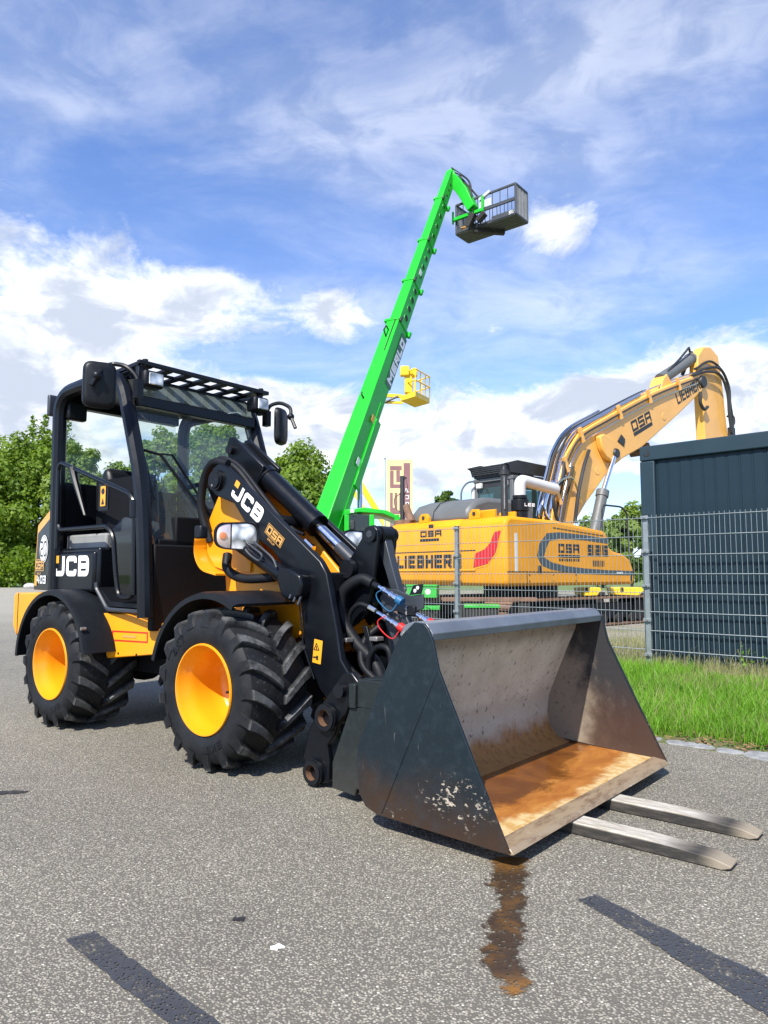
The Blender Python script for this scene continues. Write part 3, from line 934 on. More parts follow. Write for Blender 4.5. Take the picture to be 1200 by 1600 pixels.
def hoodw(off):
    return lambda q, k, c: math.copysign(0.475 - max(0, (-1.97 - q[0])) * 0.17 + off, c)
mb = MB().prism([(-1.96, .84), (-2.455, .835), (-2.405, 1.315), (-2.06, 1.43), (-1.96, 1.44)], -1, 1, 'y', hoodw(0))
hood = mb.build('engine_hood', YEL, LD, bev=.018)
mb = MB().prism([(-1.962, .838), (-2.415, .838), (-2.365, 1.250), (-2.06, 1.352), (-1.962, 1.36)], -1, 1, 'y', hoodw(.006))
hp = mb.build('hood_panel', BLK, hood, bev=.004)
_hr = Vector((1, -0.17, 0)).normalized()
_h0 = Vector((-2.455, -(0.475 - .485 * .17 + .0065), 0))
def hood_at(x, z): return Vector((x, -(0.475 - max(0, (-1.97 - x)) * .17 + .0068), z))
plate('speed_disc', circ(0, 0, .098, 36), hood_at(-2.195, 1.13), _hr, (0, 0, 1), WHT, hood, .002)
plate('disc_ring', [(q[0], q[1]) for q in circ(0, 0, .090, 36)], hood_at(-2.195, 1.13), _hr, (0, 0, 1), BPR, hood, .003)
plate('disc_face', [(q[0], q[1]) for q in circ(0, 0, .083, 36)], hood_at(-2.195, 1.13), _hr, (0, 0, 1), WHT, hood, .004)
letters('speed_figures', '20', hood_at(-2.262, 1.075), _hr, (0, 0, 1), .112, .060, .0135, .016, BPR, hood, lift=.0055, rnd=.018)
def dsa(org, right, up, h, mat, parent, frame=True):
    """the dealer's three square letters in a frame with a small word under it"""
    right = Vector(right).normalized(); up = Vector(up).normalized()
    org = Vector(org)
    letters('dealer_lettering', 'DSA', org, right, up, h, h * .95, h * .24, h * .13, mat, parent, lift=.003)
    if frame:
        W = h * (.95 * 3 + .13 * 2) + h * .36
        o0 = org - right * h * .18 - up * h * .18
        n = right.cross(up)
        t = h * .08; H_ = h * 1.36
        mb = MB()
        for (a, b, c, d) in ((0, 0, W, t), (0, H_ - t, W, H_), (0, t, t, H_ - t), (W - t, t, W, H_ - t)):
            mb.add([o0 + right * x + up * y + n * .003 for x, y in ((a, b), (c, b), (c, d), (a, d))], [(0, 1, 2, 3)])
        mb.build('dealer_frame', mat, parent, smooth=False, recalc=False)
        letters('dealer_word', 'GROUP', org + right * h * .75 - up * h * .62, right, up, h * .26, h * .22, h * .05, h * .09, mat, parent, lift=.003)
dsa(hood_at(-2.375, .985), _hr, (0, 0, 1), .062, GOLD, hood)
plate('logo_square', rrect(.050, .075, .006), hood_at(-2.385, .868), _hr, (0, 0, 1), ORG, hood, .003)
letters('model_number', '403', hood_at(-2.330, .885), _hr, (0, 0, 1), .056, .060, .012, .016, WHT, hood, lift=.003)

# ---- cab: frame of rolled posts
PR = .047
def post(side):
    y = .5 * side
    path = fillet([(-1.885, y, .84), (-1.905, y, 1.6), (-1.92, y, 2.19), (-1.5, y, 2.205), (-1.125, y, 2.195), (-.865, y, 1.50), (-.815, y, 1.12), (-.785, y, .70)], .17, 6)
    return MB().tube(path, PR, 10)
cab = MB()
cab.bb(-1.05, -.99, -.455, .455, 1.985, 2.052)                  # front header
cab.bb(-1.98, -1.91, -.455, .455, 2.12, 2.20)                 # rear header
cab.prism([(-1.93, 2.205), (-1.10, 2.20), (-1.10, 2.172), (-1.93, 2.172)], -.455, .455)      # roof sheet
cab.bb(-1.952, -1.915, -.45, .45, .84, 1.585)                 # rear bulkhead
cabo = cab.build('cab', BLK, LD, bev=.006)
for s_ in (-1, 1): post(s_).build('cab_post', BLK, cabo)
MB().box((-2.03, -.47, 2.13), (.035, .13, .15)).build('rear_lamp', GRD, cabo, bev=.01)
MB().box((-1.87, -.41, 2.08), (.06, .14, .13)).build('speaker', BLS, cabo, bev=.015)
# lower cab tub with the raised logo panel
tub = MB()
tub.bb(-1.925, -1.36, -.515, -.30, .838, 1.098)
tub.bb(-1.925, -1.36, .30, .515, .838, 1.098)
tubo = tub.build('side_panel', BLK, LD, bev=.018)
MB().bb(-1.90, -1.325, -.500, -.30, .842, 1.122).build('panel_step', BLK, tubo, bev=.016)
MB().prism([(-1.925, .838), (-1.34, .838), (-1.195, .715), (-.77, .712), (-.77, .755), (-1.18, .755), (-1.30, .88), (-1.33, 1.10), (-1.925, 1.10)], -.29, .49).build('cab_floor', DRK, tubo, bev=.006)
MB().tube(fillet([(-1.335, -.505, .90), (-1.335, -.505, .862), (-1.195, -.505, .735), (-.80, -.505, .732)], .03, 4), .014, 8).build('door_sill', GRD, tubo)
MB().prism([(-1.31, .87), (-1.19, .755), (-.80, .752), (-.80, .775), (-1.17, .785)], -.50, -.29).build('step_mat', BLS, tubo)
letters('maker_lettering', 'JCB', (-1.873, -.5155, .938), (1, 0, 0), (0, 0, 1), .132, .138, .034, .022, WHT, tubo, lift=.002, rnd=.022)
plate('logo_square', rrect(.062, .050, .005), (-1.876, -.5155, 1.024), (1, 0, 0), (0, 0, 1), ORG, tubo, .003)
# dash, front wall, seat, console
fw = MB(); fw.bb(-.83, -.775, -.46, .46, .62, 1.125); fw.bb(-.99, -.80, -.30, .30, 1.10, 1.30); fw.bb(-.90, -.80, -.42, .42, 1.06, 1.16)
fw.build('front_bulkhead', DRK, LD, bev=.01)
MB().prism([(-.86, .75), (-.80, .75), (-.86, 1.36), (-.99, 1.44), (-1.03, 1.36), (-.93, 1.2)], -.10, .12).build('steering_column', DRK, LD, bev=.02)
sw = MB()
c_ = Vector((-1.05, .01, 1.44)); ax = Vector((-.55, 0, .84)).normalized(); u_ = Vector((0, 1, 0)); v_ = ax.cross(u_)
sw.tube([c_ + (u_ * math.cos(a) + v_ * math.sin(a)) * .17 for a in [2 * PI * i / 28 for i in range(28)]], .016, 8, closed=True)
for a in (.4, 2.7, 4.7): sw.tube([c_, c_ + (u_ * math.cos(a) + v_ * math.sin(a)) * .165], .012, 6)
sw.cyl(c_ - ax * .03, c_ + ax * .02, .035)
sw.build('steering_wheel', DRK, LD)
st = MB().prism([(-1.72, 1.02), (-1.22, 1.02), (-1.20, 1.10), (-1.25, 1.14), (-1.70, 1.12)], -.24, .24)
seat = st.build('seat', BLS, LD, bev=.03)
MB().prism([(-1.80, 1.10), (-1.64, 1.10), (-1.70, 1.60), (-1.73, 1.685), (-1.79, 1.70), (-1.83, 1.62)], -.24, .16).build('backrest', BLS, seat, bev=.04)
MB().bb(-1.75, -1.25, -.2, .2, .8, 1.02).build('seat_base', DRK, seat)
cs = MB().prism([(-1.36, 1.13), (-.93, 1.13), (-.93, 1.20), (-1.02, 1.275), (-1.20, 1.31), (-1.34, 1.25)], -.42, -.27)
con = cs.build('control_console', GRD, LD, bev=.02)
MB().bb(-1.88, -1.36, -.44, -.26, 1.10, 1.215).build('side_box', GRY, con, bev=.015)
jb = MB()
P0 = Vector((-1.10, -.345, 1.27)); P1 = Vector((-1.075, -.345, 1.40))
for i in range(7):
    a = P0.lerp(P1, i / 7); b = P0.lerp(P1, (i + .6) / 7); r_ = .062 - .028 * i / 7
    jb.cyl(a, b, r_, r_ * .9, 14); jb.cyl(b, P0.lerp(P1, (i + 1) / 7), r_ * .74, r_ * .74, 12)
jb.build('joystick_boot', DRK, con)
MB().tube([P1, (-1.055, -.345, 1.47), (-1.04, -.345, 1.54)], [.02, .026, .022], 10).build('joystick', BLS, con)

# ---- glazing
def pane(name, pts, mat, parent): return MB().add(pts, [tuple(range(len(pts)))]).build(name, mat, parent, smooth=False)
pane('windscreen', [(-.815, -.455, 1.12), (-.815, .455, 1.12), (-1.035, .455, 1.984), (-1.035, -.455, 1.984)], GLS, cabo)
pane('rear_window', [(-1.935, -.45, 1.585), (-1.935, .45, 1.585), (-1.945, .45, 2.12), (-1.945, -.45, 2.12)], GLS, cabo)
pane('side_window', [(-1.90, .50, 1.16), (-.86, .50, 1.16), (-.90, .50, 1.5), (-1.13, .50, 2.16), (-1.90, .50, 2.16)], GLS, cabo)
MB().bb(-1.91, -.84, .48, .51, .76, 1.16).build('far_door_panel', BLK, cabo, bev=.005)
MB().tube(fillet([(-1.88, .49, 1.2), (-1.88, .49, 2.13), (-1.16, .49, 2.12), (-.92, .49, 1.5)], .12, 5), .02, 8).build('far_door_frame', BLK, cabo)
pane('visor', [(-.995, -.45, 2.055), (-.995, .45, 2.055), (-1.085, .45, 2.172), (-1.085, -.45, 2.172)], VIS, cabo)
# ---- half door, folded back: bent tube, lower pane and a sticker plate
dr = MB()
dr.tube(fillet([(-1.815, -.535, 1.12), (-1.835, -.535, 1.665), (-1.80, -.535, 1.70), (-.925, -.535, 1.425), (-.877, -.535, 1.37), (-.855, -.535, .83)], .05, 5), .0155, 8)
dr.tube(fillet([(-1.80, -.535, 1.275), (-1.775, -.535, 1.245), (-1.17, -.535, 1.245), (-1.10, -.535, 1.18), (-1.06, -.535, .95), (-1.02, -.535, .815), (-.88, -.535, .812), (-.86, -.535, .9)], .05, 5), .0145, 8)
dr.tube([(-1.635, -.535, 1.645), (-1.595, -.535, 1.56), (-1.455, -.535, 1.325)], [.03, .022, .010], 8)
dr.cyl((-.876, -.535, 1.285), (-.882, -.535, 1.385), .026)
door = dr.build('half_door', BLK, LD)
pane('door_pane', [(-1.09, -.535, 1.17), (-.87, -.535, 1.17), (-.862, -.535, .85), (-.90, -.535, .82), (-1.0, -.535, .82), (-1.05, -.535, .95)], DGL, door)
MB().prism([(-1.80, 1.26), (-1.18, 1.26), (-1.10, 1.55), (-1.30, 1.60), (-1.82, 1.60)], -.27, -.25).build('inner_guard', DRK, door)
MB().prism([(-1.30, 1.345), (-1.185, 1.345), (-1.185, 1.505), (-1.30, 1.54)], -.531, -.524).build('sticker_plate', BLS, door)
plate('warning_sticker', rrect(.060, .125, .004), (-1.270, -.5315, 1.372), (1, 0, 0), (0, 0, 1), ORG, door, .004)
for k in range(2):
    cz = 1.402 + .062 * k
    mb = MB(); pr = [(-.019, -.02), (.019, -.02), (0, .022)] if k == 0 else [(q[0], q[1]) for q in circ(0, 0, .02, 14)]
    q_ = [(-.6 * a, .6 * b) for a, b in pr]
    mb.add([(-1.240 + a, -.5365, cz + b) for a, b in pr], [tuple(range(len(pr)))])
    mb.build('sticker_symbol', BPR, door, smooth=False)

# ---- roof rack
rk = MB()
rk.box((-.935, 0.01, 2.238), (.03, 1.03, .026))
rk.box((-1.09, 0.01, 2.236), (.035, 1.0, .012))
for s_ in (-1, 1): rk.prism([(-.93, 2.225), (-.93, 2.250), (-1.32, 2.236), (-1.50, 2.215), (-1.50, 2.20), (-1.30, 2.21)], s_ * .495 + .01 - .01, s_ * .495 + .01 + .01)
for k in range(7):
    y = -.42 + k * .143
    rk.prism([(-.95, 2.222), (-.95, 2.242), (-1.30, 2.238), (-1.36, 2.205), (-1.30, 2.225)], y - .027, y + .027)
rack = rk.build('roof_rack', BLS, LD, bev=.003)
for s_ in (-1, 1):
    MB().box((-.965, s_ * .475, 2.15), (.035, .035, .15)).build('rack_bracket', BLS, rack, bev=.004)
    MB().cyl((-.945, s_ * .46 + .01, 2.247), (-.945, s_ * .46 + .01, 2.265), .018, n=10).build('rack_bolt', BLS, rack)
# ---- work lights
for y0, y1 in ((-.475, -.335), (.385, .515)):
    wl = MB().box((-.955, (y0 + y1) / 2, 2.145), (.10, y1 - y0, .105)).build('work_light', PLA, LD, bev=.018)
    MB().box((-.903, (y0 + y1) / 2 + .008, 2.145), (.010, (y1 - y0) * .70, .074)).build('lens', LENS, wl, bev=.006)
# ---- mirrors
def mirror(side, c, ry, rz, arm, w_, h_):
    a = MB().tube(fillet(arm, .06, 5), .0135, 8)
    a.box(arm[0], (.05, .04, .11))
    mi = a.build('mirror', BLS, LD)
    mb = MB()
    pts = [(q[0] - w_ / 2, q[1] - h_ / 2) for q in rrect(w_, h_, .055, 6)]
    rot = Matrix.Rotation(rz, 3, 'Z') @ Matrix.Rotation(ry, 3, 'Y')
    V_ = []; n = len(pts)
    for k, (sc, d) in enumerate(((.80, .032), (.95, .022), (1, 0), (1, -.012), (.96, -.014))):
        for q in pts: V_.append(Vector(c) + rot @ Vector((d, q[0] * sc, q[1] * sc)))
    F = [tuple(range(n)), tuple(range(5 * n - 1, 4 * n - 1, -1))]
    for k in range(4):
        for i in range(n):
            j = (i + 1) % n; F.append((k * n + i, k * n + j, k * n + n + j, k * n + n + i))
    mb.add(V_, F).build('mirror_shell', PLA, mi, ang=50)
    pane('mirror_glass', [Vector(c) + rot @ Vector((-.0155, q[0] * .92, q[1] * .92)) for q in pts], CHR, mi)
    b = MB().sphere(arm[-2], .026); b.build('ball_joint', BLS, mi)
mirror(-1, (-.958, -.735, 2.05), 0.0, R(-22), [(-.80, -.58, 2.03), (-.81, -.58, 2.10), (-.86, -.62, 2.17), (-.96, -.66, 2.195), (-.945, -.72, 2.15), (-.915, -.775, 2.09), (-.93, -.80, 2.03)], .185, .275)
mirror(1, (-.955, .665, 2.025), 0.0, R(24), [(-.99, .565, 2.07), (-.99, .58, 2.17), (-.94, .65, 2.20), (-.88, .70, 2.16), (-.87, .69, 2.09), (-.82, .69, 2.00)], .16, .27)
# ---- wiper
wp = MB()
wp.tube([(-.80, -.02, 1.255), (-.925, -.34, 1.685), (-.93, -.45, 1.70)], .010, 6)
wp.tube([(-.80, .02, 1.25), (-.905, -.27, 1.69), (-.925, -.34, 1.69)], .008, 6)
wp.tube([(-1.01, -.50, 1.86), (-.95, -.455, 1.70), (-.86, -.415, 1.40)], .011, 6)
wp.cyl((-.83, 0, 1.24), (-.77, 0, 1.25), .025)
wp.build('wiper', BLS, LD)

# ---- fenders
def fender(cx, cz, r, a0, a1, y0, y1, name, bands=0, extra=None):
    mb = MB(); n = 26
    prof = [(y0, -.004), (y0, -.022), (y0 - (.012 if y0 < y1 else -.012), -.022), (y0 - (.012 if y0 < y1 else -.012), .004), (y0 + (.02 if y0 < y1 else -.02), .014), (y1, .014), (y1, 0)]
    V_ = []; m_ = len(prof)
    for i in range(n + 1):
        a = a0 + (a1 - a0) * i / n
        for (y, d) in prof: V_.append((cx + (r + d) * math.cos(a), y, cz + (r + d) * math.sin(a)))
    F = []
    for i in range(n):
        for j in range(m_):
            j2 = (j + 1) % m_; F.append((i * m_ + j, i * m_ + j2, (i + 1) * m_ + j2, (i + 1) * m_ + j))
    F.append(tuple(range(m_))); F.append(tuple(n * m_ + j for j in range(m_)))
    mb.add(V_, F)
    return mb.build(name, PLA, LD, ang=40)
for s_ in (-1, 1):
    fd = fender(WB, .39, .452, R(12), R(177), s_ * .675, s_ * .27, 'rear_fender')
    MB().cyl((-1.16, s_ * .66, .63), (-1.16, s_ * .69, .63), .010, n=8).build('fender_bolt', STL, fd)
    fd = fender(0, .39, .462, R(62), R(166), s_ * .655, s_ * .27, 'front_fender')
    MB().bb(-.02, .18, s_ * .50, s_ * .27, .80, .835).build('fender_bracket', BLS, fd, bev=.01)

# ---- yellow step plate and articulation
sp = MB().prism([(-1.262, .712), (-.80, .712), (-.735, .515), (-.75, .488), (-1.195, .440), (-1.205, .46)], -.50, -.478, 'y', lambda q, k, c: c + (q[0] + 1.2) * .20)
stp = sp.build('step_plate', YEL, LD, bev=.006)
MB().prism([(-1.20, .45), (-.75, .49), (-.74, .50), (-.78, .62), (-1.2, .62)], -.37, .37).build('rear_frame', YEL, stp, bev=.01)
def stepy(v): return Vector((v.x, -.5025 + (v.x + 1.2) * .20 + (v.y + .5025), v.z))
mb = MB(); o0 = Vector((-1.155, -.5025, .548)); W_, H_ = .295, .062
for (a, b, c, d) in ((0, 0, W_, .008), (0, H_ - .008, W_, H_), (0, .008, .008, H_ - .008), (W_ - .008, .008, W_, H_ - .008)):
    mb.add([stepy(o0 + Vector((x, 0, y))) for x, y in ((a, b), (c, b), (c, d), (a, d))], [(0, 1, 2, 3)])
mb.build('red_label', RED, stp, smooth=False)
mb = MB(); mb.add([stepy(o0 + Vector((x, -.0005, y))) for x, y in ((.09, .024), (.20, .024), (.20, .038), (.09, .038))], [(0, 1, 2, 3)])
mb.build('label_print', GOLD, stp, smooth=False)
for x in (-1.10, -.95): MB().cyl((x, -.503 + (x + 1.2) * .20, .475), (x, -.490 + (x + 1.2) * .20, .475), .007, n=8).build('bolt', BLS, stp)
ar = MB().prism([(-.80, .665), (-.56, .675), (-.35, .69), (-.30, .60), (-.42, .55), (-.72, .60), (-.80, .63)], -.40, .40)
art = ar.build('articulation_frame', YEL, LD, bev=.01)
MB().prism([(-.80, .60), (-.42, .55), (-.30, .50), (-.78, .50)], -.36, .36).build('lower_frame', YEL, art, bev=.008)
MB().cyl((-.73, -.45, .55), (-.73, -.40, .55), .022).build('pin', STL, art)
ub = MB(); ub.bb(-1.45, -.30, -.28, .28, .34, .47); ub.cyl((WB, -.40, .39), (WB, .40, .39), .10); ub.cyl((0, -.40, .39), (0, .40, .39), .10)
ub.sphere((WB, 0, .39), .17); ub.sphere((0, 0, .39), .17); ub.sphere((-.78, 0, .36), .13, (2.2, 1, .8))
ub.build('underbody', DRK, LD, bev=.01)

# ---- front frame: yellow tower
tw = MB()
tw.prism([(-.40, .62), (-.45, 1.0), (-.62, 1.16), (-.63, 1.24), (-.49, 1.46), (-.36, 1.46), (-.12, 1.08), (-.05, .97), (.13, .905), (.245, .66), (.12, .60)], -.205, -.18)
tw.prism([(-.40, .62), (-.45, 1.0), (-.62, 1.16), (-.63, 1.24), (-.49, 1.46), (-.36, 1.46), (-.12, 1.08), (-.05, .97), (.13, .905), (.245, .66), (.12, .60)], .18, .205)
tw.prism([(-.40, .60), (-.44, 1.0), (-.60, 1.15), (-.60, 1.22), (.05, .80), (.22, .62)], -.179, .179)
tow = tw.build('front_frame', YEL, LD, bev=.008)
MB().prism([(-.62, 1.20), (-.58, 1.64), (-.53, 1.70), (-.44, 1.64), (-.10, 1.27), (.22, .98), (.42, .82), (.48, .66), (.30, .62), (.05, .80)], .045, .074).build('tower_plate', YEL, tow, bev=.008)
MB().prism([(-.60, 1.22), (-.58, 1.60), (-.50, 1.62), (-.35, 1.40), (-.05, 1.02)], -.12, -.06).build('tower_plate', YEL, tow, bev=.008)
MB().cyl((-.40, -.33, 1.485), (-.40, .20, 1.485), .045).build('pivot_pin', BLS, tow)
for k in range(7):
    a = k * .9
    MB().sphere((-.41 + .03 * math.cos(a), -.318 + random.uniform(-.006, 0), 1.485 + .03 * math.sin(a)), .014, (1, .6, 1), 8).build('grease', STL, tow)
# curved guard below the headlight
gd = MB()
gp = smoothpath([(-.605, -.30, 1.20), (-.60, -.31, 1.08), (-.52, -.32, .99), (-.38, -.32, .955)], 5)
V_ = []
for q in gp: V_ += [q, q + Vector((0, .14, 0)), q + Vector((.0, .14, -.012)), q + Vector((0, 0, -.012))]
F = []
for i in range(len(gp) - 1):
    for j in range(4): F.append((i * 4 + j, i * 4 + (j + 1) % 4, i * 4 + 4 + (j + 1) % 4, i * 4 + 4 + j))
F += [(0, 1, 2, 3), tuple(len(V_) - 4 + j for j in range(4))]
gd.add(V_, F).prism([(-.60, 1.20), (-.595, 1.08), (-.52, .995), (-.38, .962), (-.20, .962), (-.18, 1.2)], -.22, -.208)
gd.build('headlight_guard', YEL, tow, bev=.004)

# ---- lift arms
arm_pts = [(-.475, 1.515), (-.445, 1.565), (-.395, 1.585), (-.335, 1.565), (.43, 1.015), (.475, .955), (.545, .69), (.575, .545), (.70, .40), (.72, .30), (.66, .25), (.56, .28), (.43, .40), (.33, .56),
           (.295, .80), (.255, .90), (.20, .955), (.08, 1.07), (-.09, 1.165), (-.25, 1.345), (-.42, 1.40), (-.47, 1.445)]
for s_ in (-1, 1):
    y0, y1 = (-.302, -.262) if s_ < 0 else (.078, .115)
    ao = MB().prism(arm_pts, y0, y1).build('lift_arm', BLK, LD, bev=.007)
    MB().lathe([(.0, .001), (.0, .06), (.018, .06), (.018, .001)], 20, (-.405, (y0 if s_ < 0 else y1) - .018 * (1 if s_ < 0 else 0), 1.485)).build('pivot_boss', BLS, ao)
    if s_ < 0:
        ang = math.atan2(1.015 - 1.565, .43 + .335)
        rv = Vector((math.cos(ang), 0, math.sin(ang))); uv = Vector((-math.sin(ang), 0, math.cos(ang)))
        letters('maker_lettering', 'JCB', Vector((-.283, y0, 1.335)) + uv * .05 - rv * .03, rv, uv, .090, .090, .0235, .015, WHT, ao, rnd=.013)
        plate('logo_square', rrect(.040, .036, .004), Vector((-.283, y0, 1.335)) + uv * .112 - rv * .034, rv, uv, ORG, ao, .003)
        dsa(Vector((-.283, y0, 1.335)) + rv * .345 + uv * .052, rv, uv, .044, GOLD, ao)
        plate('warning_sticker', rrect(.058, .115, .004), Vector((.385, y0, .520)), (1, 0, -.12), (.12, 0, 1), ORG, ao, .003)
        tri = Vector((.398, y0 - .004, .582))
        mb = MB()
        for (a, b) in (((0, 0), (.034, 0)), ((.034, 0), (.017, .032)), ((.017, .032), (0, 0))):
            mb.tube([tri + Vector((a[0], 0, a[1])), tri + Vector((b[0], 0, b[1]))], .0022, 4)
        mb.box(tri + Vector((.017, 0, .011)), (.005, .003, .014)); mb.box(tri + Vector((.022, 0, -.038)), (.012, .003, .020)); mb.box(tri + Vector((.005, 0, -.036)), (.022, .003, .006))
        mb.build('sticker_symbol', BPR, ao)
        # edge seam welded along the knee
        MB().tube([(.285, y0 - .004, .86), (.32, y0 - .004, .60), (.40, y0 - .004, .44)], .004, 6).build('weld', BLS, ao)
MB().cyl((-.06, -.262, 1.235), (-.06, .115, 1.235), .045).build('arm_cross_tube', BLS, LD, bev=.01)
MB().bb(.30, .44, -.262, .115, .78, .96).build('arm_cross_box', BLS, LD, bev=.01)
MB().cyl((.64, -.30, .33), (.64, .30, .33), .04).build('hitch_pin', BLS, LD)

# ---- lift rams
for s_ in (-1, 1):
    y = s_ * .33 if s_ < 0 else .20
    rb = MB().cyl((-.30, y, 1.185), (.20, y, .945), .043); rb.cyl((-.32, y, 1.195), (-.28, y, 1.175), .05)
    ram = rb.build('lift_ram', BLK, LD)
    kb = MB().prism([(.185, .93), (.205, .985), (.29, .975), (.360, .945), (.372, .90), (.36, .845), (.30, .815), (.225, .84)], y - .042, y + .042)
    kb.build('ram_clevis', BLK, ram, bev=.012)
    for k in range(3):
        MB().tube([(.27 + .03 * k, y - s_ * -.053 * -1, .965 - .01 * k), (.30 + .03 * k, y + s_ * .053, .83 - .015 * k)], .006, 5).build('clevis_rib', GRD, ram)
    MB().tube(smoothpath([(-.06, y + s_ * .05, 1.13), (.02, y + s_ * .055, 1.09), (.09, y + s_ * .055, 1.05), (.07, y + s_ * .055, 1.02), (.0, y + s_ * .055, 1.05), (-.04, y + s_ * .055, 1.08)], 5), .006, 6).build('ram_pipe', GRD, ram)
    MB().tube(smoothpath([(.02, y + s_ * .05, 1.12), (.10, y + s_ * .05, 1.075), (.17, y + s_ * .05, 1.03), (.20, y + s_ * .05, .985)], 5), .006, 6).build('ram_pipe', GRD, ram)

# ---- tilt ram in the middle
ta, tb_ = Vector((-.54, -.02, 1.705)), Vector((.13, -.02, 1.215))
td = (tb_ - ta).normalized(); tn = Vector((-td.z, 0, td.x))
tr = MB().cyl(ta + td * .30, tb_, .062, n=20); tr.cyl(tb_ - td * .05, tb_, .07, n=20); tr.cyl(ta + td * .28, ta + td * .33, .068, n=20)
tilt = tr.build('tilt_ram', BLK, LD)
q = [ta + tn * .045 - td * .075, ta + tn * .070 - td * .04, ta + tn * .070 + td * .31, ta - tn * .066 + td * .33, ta - tn * .066 + td * .02, ta - tn * .03 - td * .06]
for s_ in (-1, 1): MB().prism([(k.x, k.z) for k in q], -.02 + s_ * .048, -.02 + s_ * .072).build('ram_bracket', BLK, tilt, bev=.006)
q = [ta + tn * .02 - td * .06, ta + tn * .045 - td * .04, ta + tn * .030 + td * .31, ta - tn * .05 + td * .31, ta - tn * .05 + td * .02]
MB().prism([(k.x, k.z) for k in q], -.067, .027).build('ram_bracket', BLS, tilt, bev=.004)
MB().cyl(ta + Vector((0, -.10, 0)), ta + Vector((0, .10, 0)), .028).build('ram_pin', BLS, tilt)
MB().cyl(tb_, tb_ + td * .36, .030, n=20).build('ram_rod', CHR, tilt)
MB().cyl(tb_ + td * .20, tb_ + td * .38, .033, n=20).build('rod_end', GRD, tilt)
MB().tube(smoothpath([ta - tn * .07 + td * .24 + Vector((0, -.06, 0)), ta - tn * .085 + td * .40 + Vector((0, -.06, 0)), tb_ - tn * .09 - td * .12 + Vector((0, -.06, 0)), tb_ - tn * .06 + Vector((0, -.07, 0))], 5), .010, 6).build('ram_pipe', BLS, tilt)
MB().cyl(ta - tn * .07 + td * .22 + Vector((0, -.07, 0)), ta - tn * .075 + td * .27 + Vector((0, -.07, 0)), .016, n=8).build('ram_fitting', CHR, tilt)
f0 = tb_ - tn * .09 + td * .02 + Vector((0, -.06, 0))
MB().cyl(f0, f0 + td * .055, .018, n=8).cyl(f0 + td * .055, f0 + td * .075, .022, n=6).cyl(f0 + td * .10 - tn * .02, f0 + td * .17 - tn * .02, .020, n=6).cyl(f0 + td * .17 - tn * .02, f0 + td * .20 - tn * .025, .014, n=8).build('ram_fitting', CHR, tilt)
MB().tube(smoothpath([f0 + td * .20 - tn * .025, f0 + td * .26 - tn * .06, f0 + td * .26 - tn * .14, f0 + td * .22 - tn * .20], 4), .012, 8).build('ram_fitting', STL, tilt)

# ---- bellcrank and tilt link
for y in (-.092, .040):
    b_ = MB().prism([(.552, 1.165), (.572, 1.193), (.608, 1.197), (.634, 1.172), (.636, 1.13), (.625, 1.04), (.60, .88), (.55, .74), (.46, .68), (.385, .78), (.372, .95), (.39, 1.0), (.455, 1.04)], y - .012, y + .012).build('bellcrank', BLK, LD, bev=.006)
    MB().cyl((.592, y - .028, 1.150), (.592, y + .028, 1.150), .040).build('bellcrank_boss', BLS, b_)
    MB().lathe([(y - .030, .001), (y - .030, .018), (y - .026, .022)], 6, (.592, 0, 1.150)).build('boss_bolt', GRD, b_)
MB().cyl((.592, -.05, 1.150), (.592, .03, 1.150), .046).build('bellcrank_pin', BLS, LD)
bp_ = MB().cyl((.458, -.125, .978), (.458, .07, .978), .034).build('bellcrank_pin', BLS, LD)
MB().lathe([(-.02, .001), (-.02, .048), (.012, .050), (.012, .036)], 18, (.458, -.125, .978)).build('pin_collar', BLS, bp_)
lk = MB().tube([(.598, -.01, 1.13), (.645, -.01, .99), (.702, -.01, .83), (.74, 0, .70)], [.042, .036, .033, .033], 4)
lk.build('tilt_link', GRD, LD, bev=.005)
# ---- hydraulic bracket plate with quick couplers
cp = MB().prism([(.623, .837), (.665, .880), (.73, .876), (.786, .858), (.817, .847), (.894, .857), (.897, .788), (.785, .754), (.722, .773), (.644, .758)], -.075, -.065)
cpl = cp.build('coupling_plate', GRD, LD, bev=.003)
MB().prism([(.815, .85), (.838, .898), (.900, .905), (.888, .857)], -.082, -.0755).build('plate_tab', BLS, cpl, bev=.003)
for (x, z) in ((.852, .872), (.868, .886)): MB().cyl((x, -.084, z), (x, -.081, z), .009, n=10).build('tab_hole', EXP, cpl)
MB().prism([(.785, .754), (.735, .761), (.805, .60), (.86, .62)], -.072, -.060).build('plate_strut', GRD, cpl, bev=.003)
MB().prism([(.694, .761), (.661, .754), (.742, .60), (.785, .61)], -.10, -.088).build('plate_strut', GRD, cpl, bev=.003)
MB().prism([(.60, .70), (.63, .70), (.70, .50), (.67, .49)], -.18, -.165).build('plate_strut', BLS, cpl, bev=.003)
for (x, z) in ((.70, .852), (.80, .765), (.745, .742)): MB().cyl((x, -.080, z), (x, -.070, z), .012, n=6).build('plate_bolt', CHR, cpl)
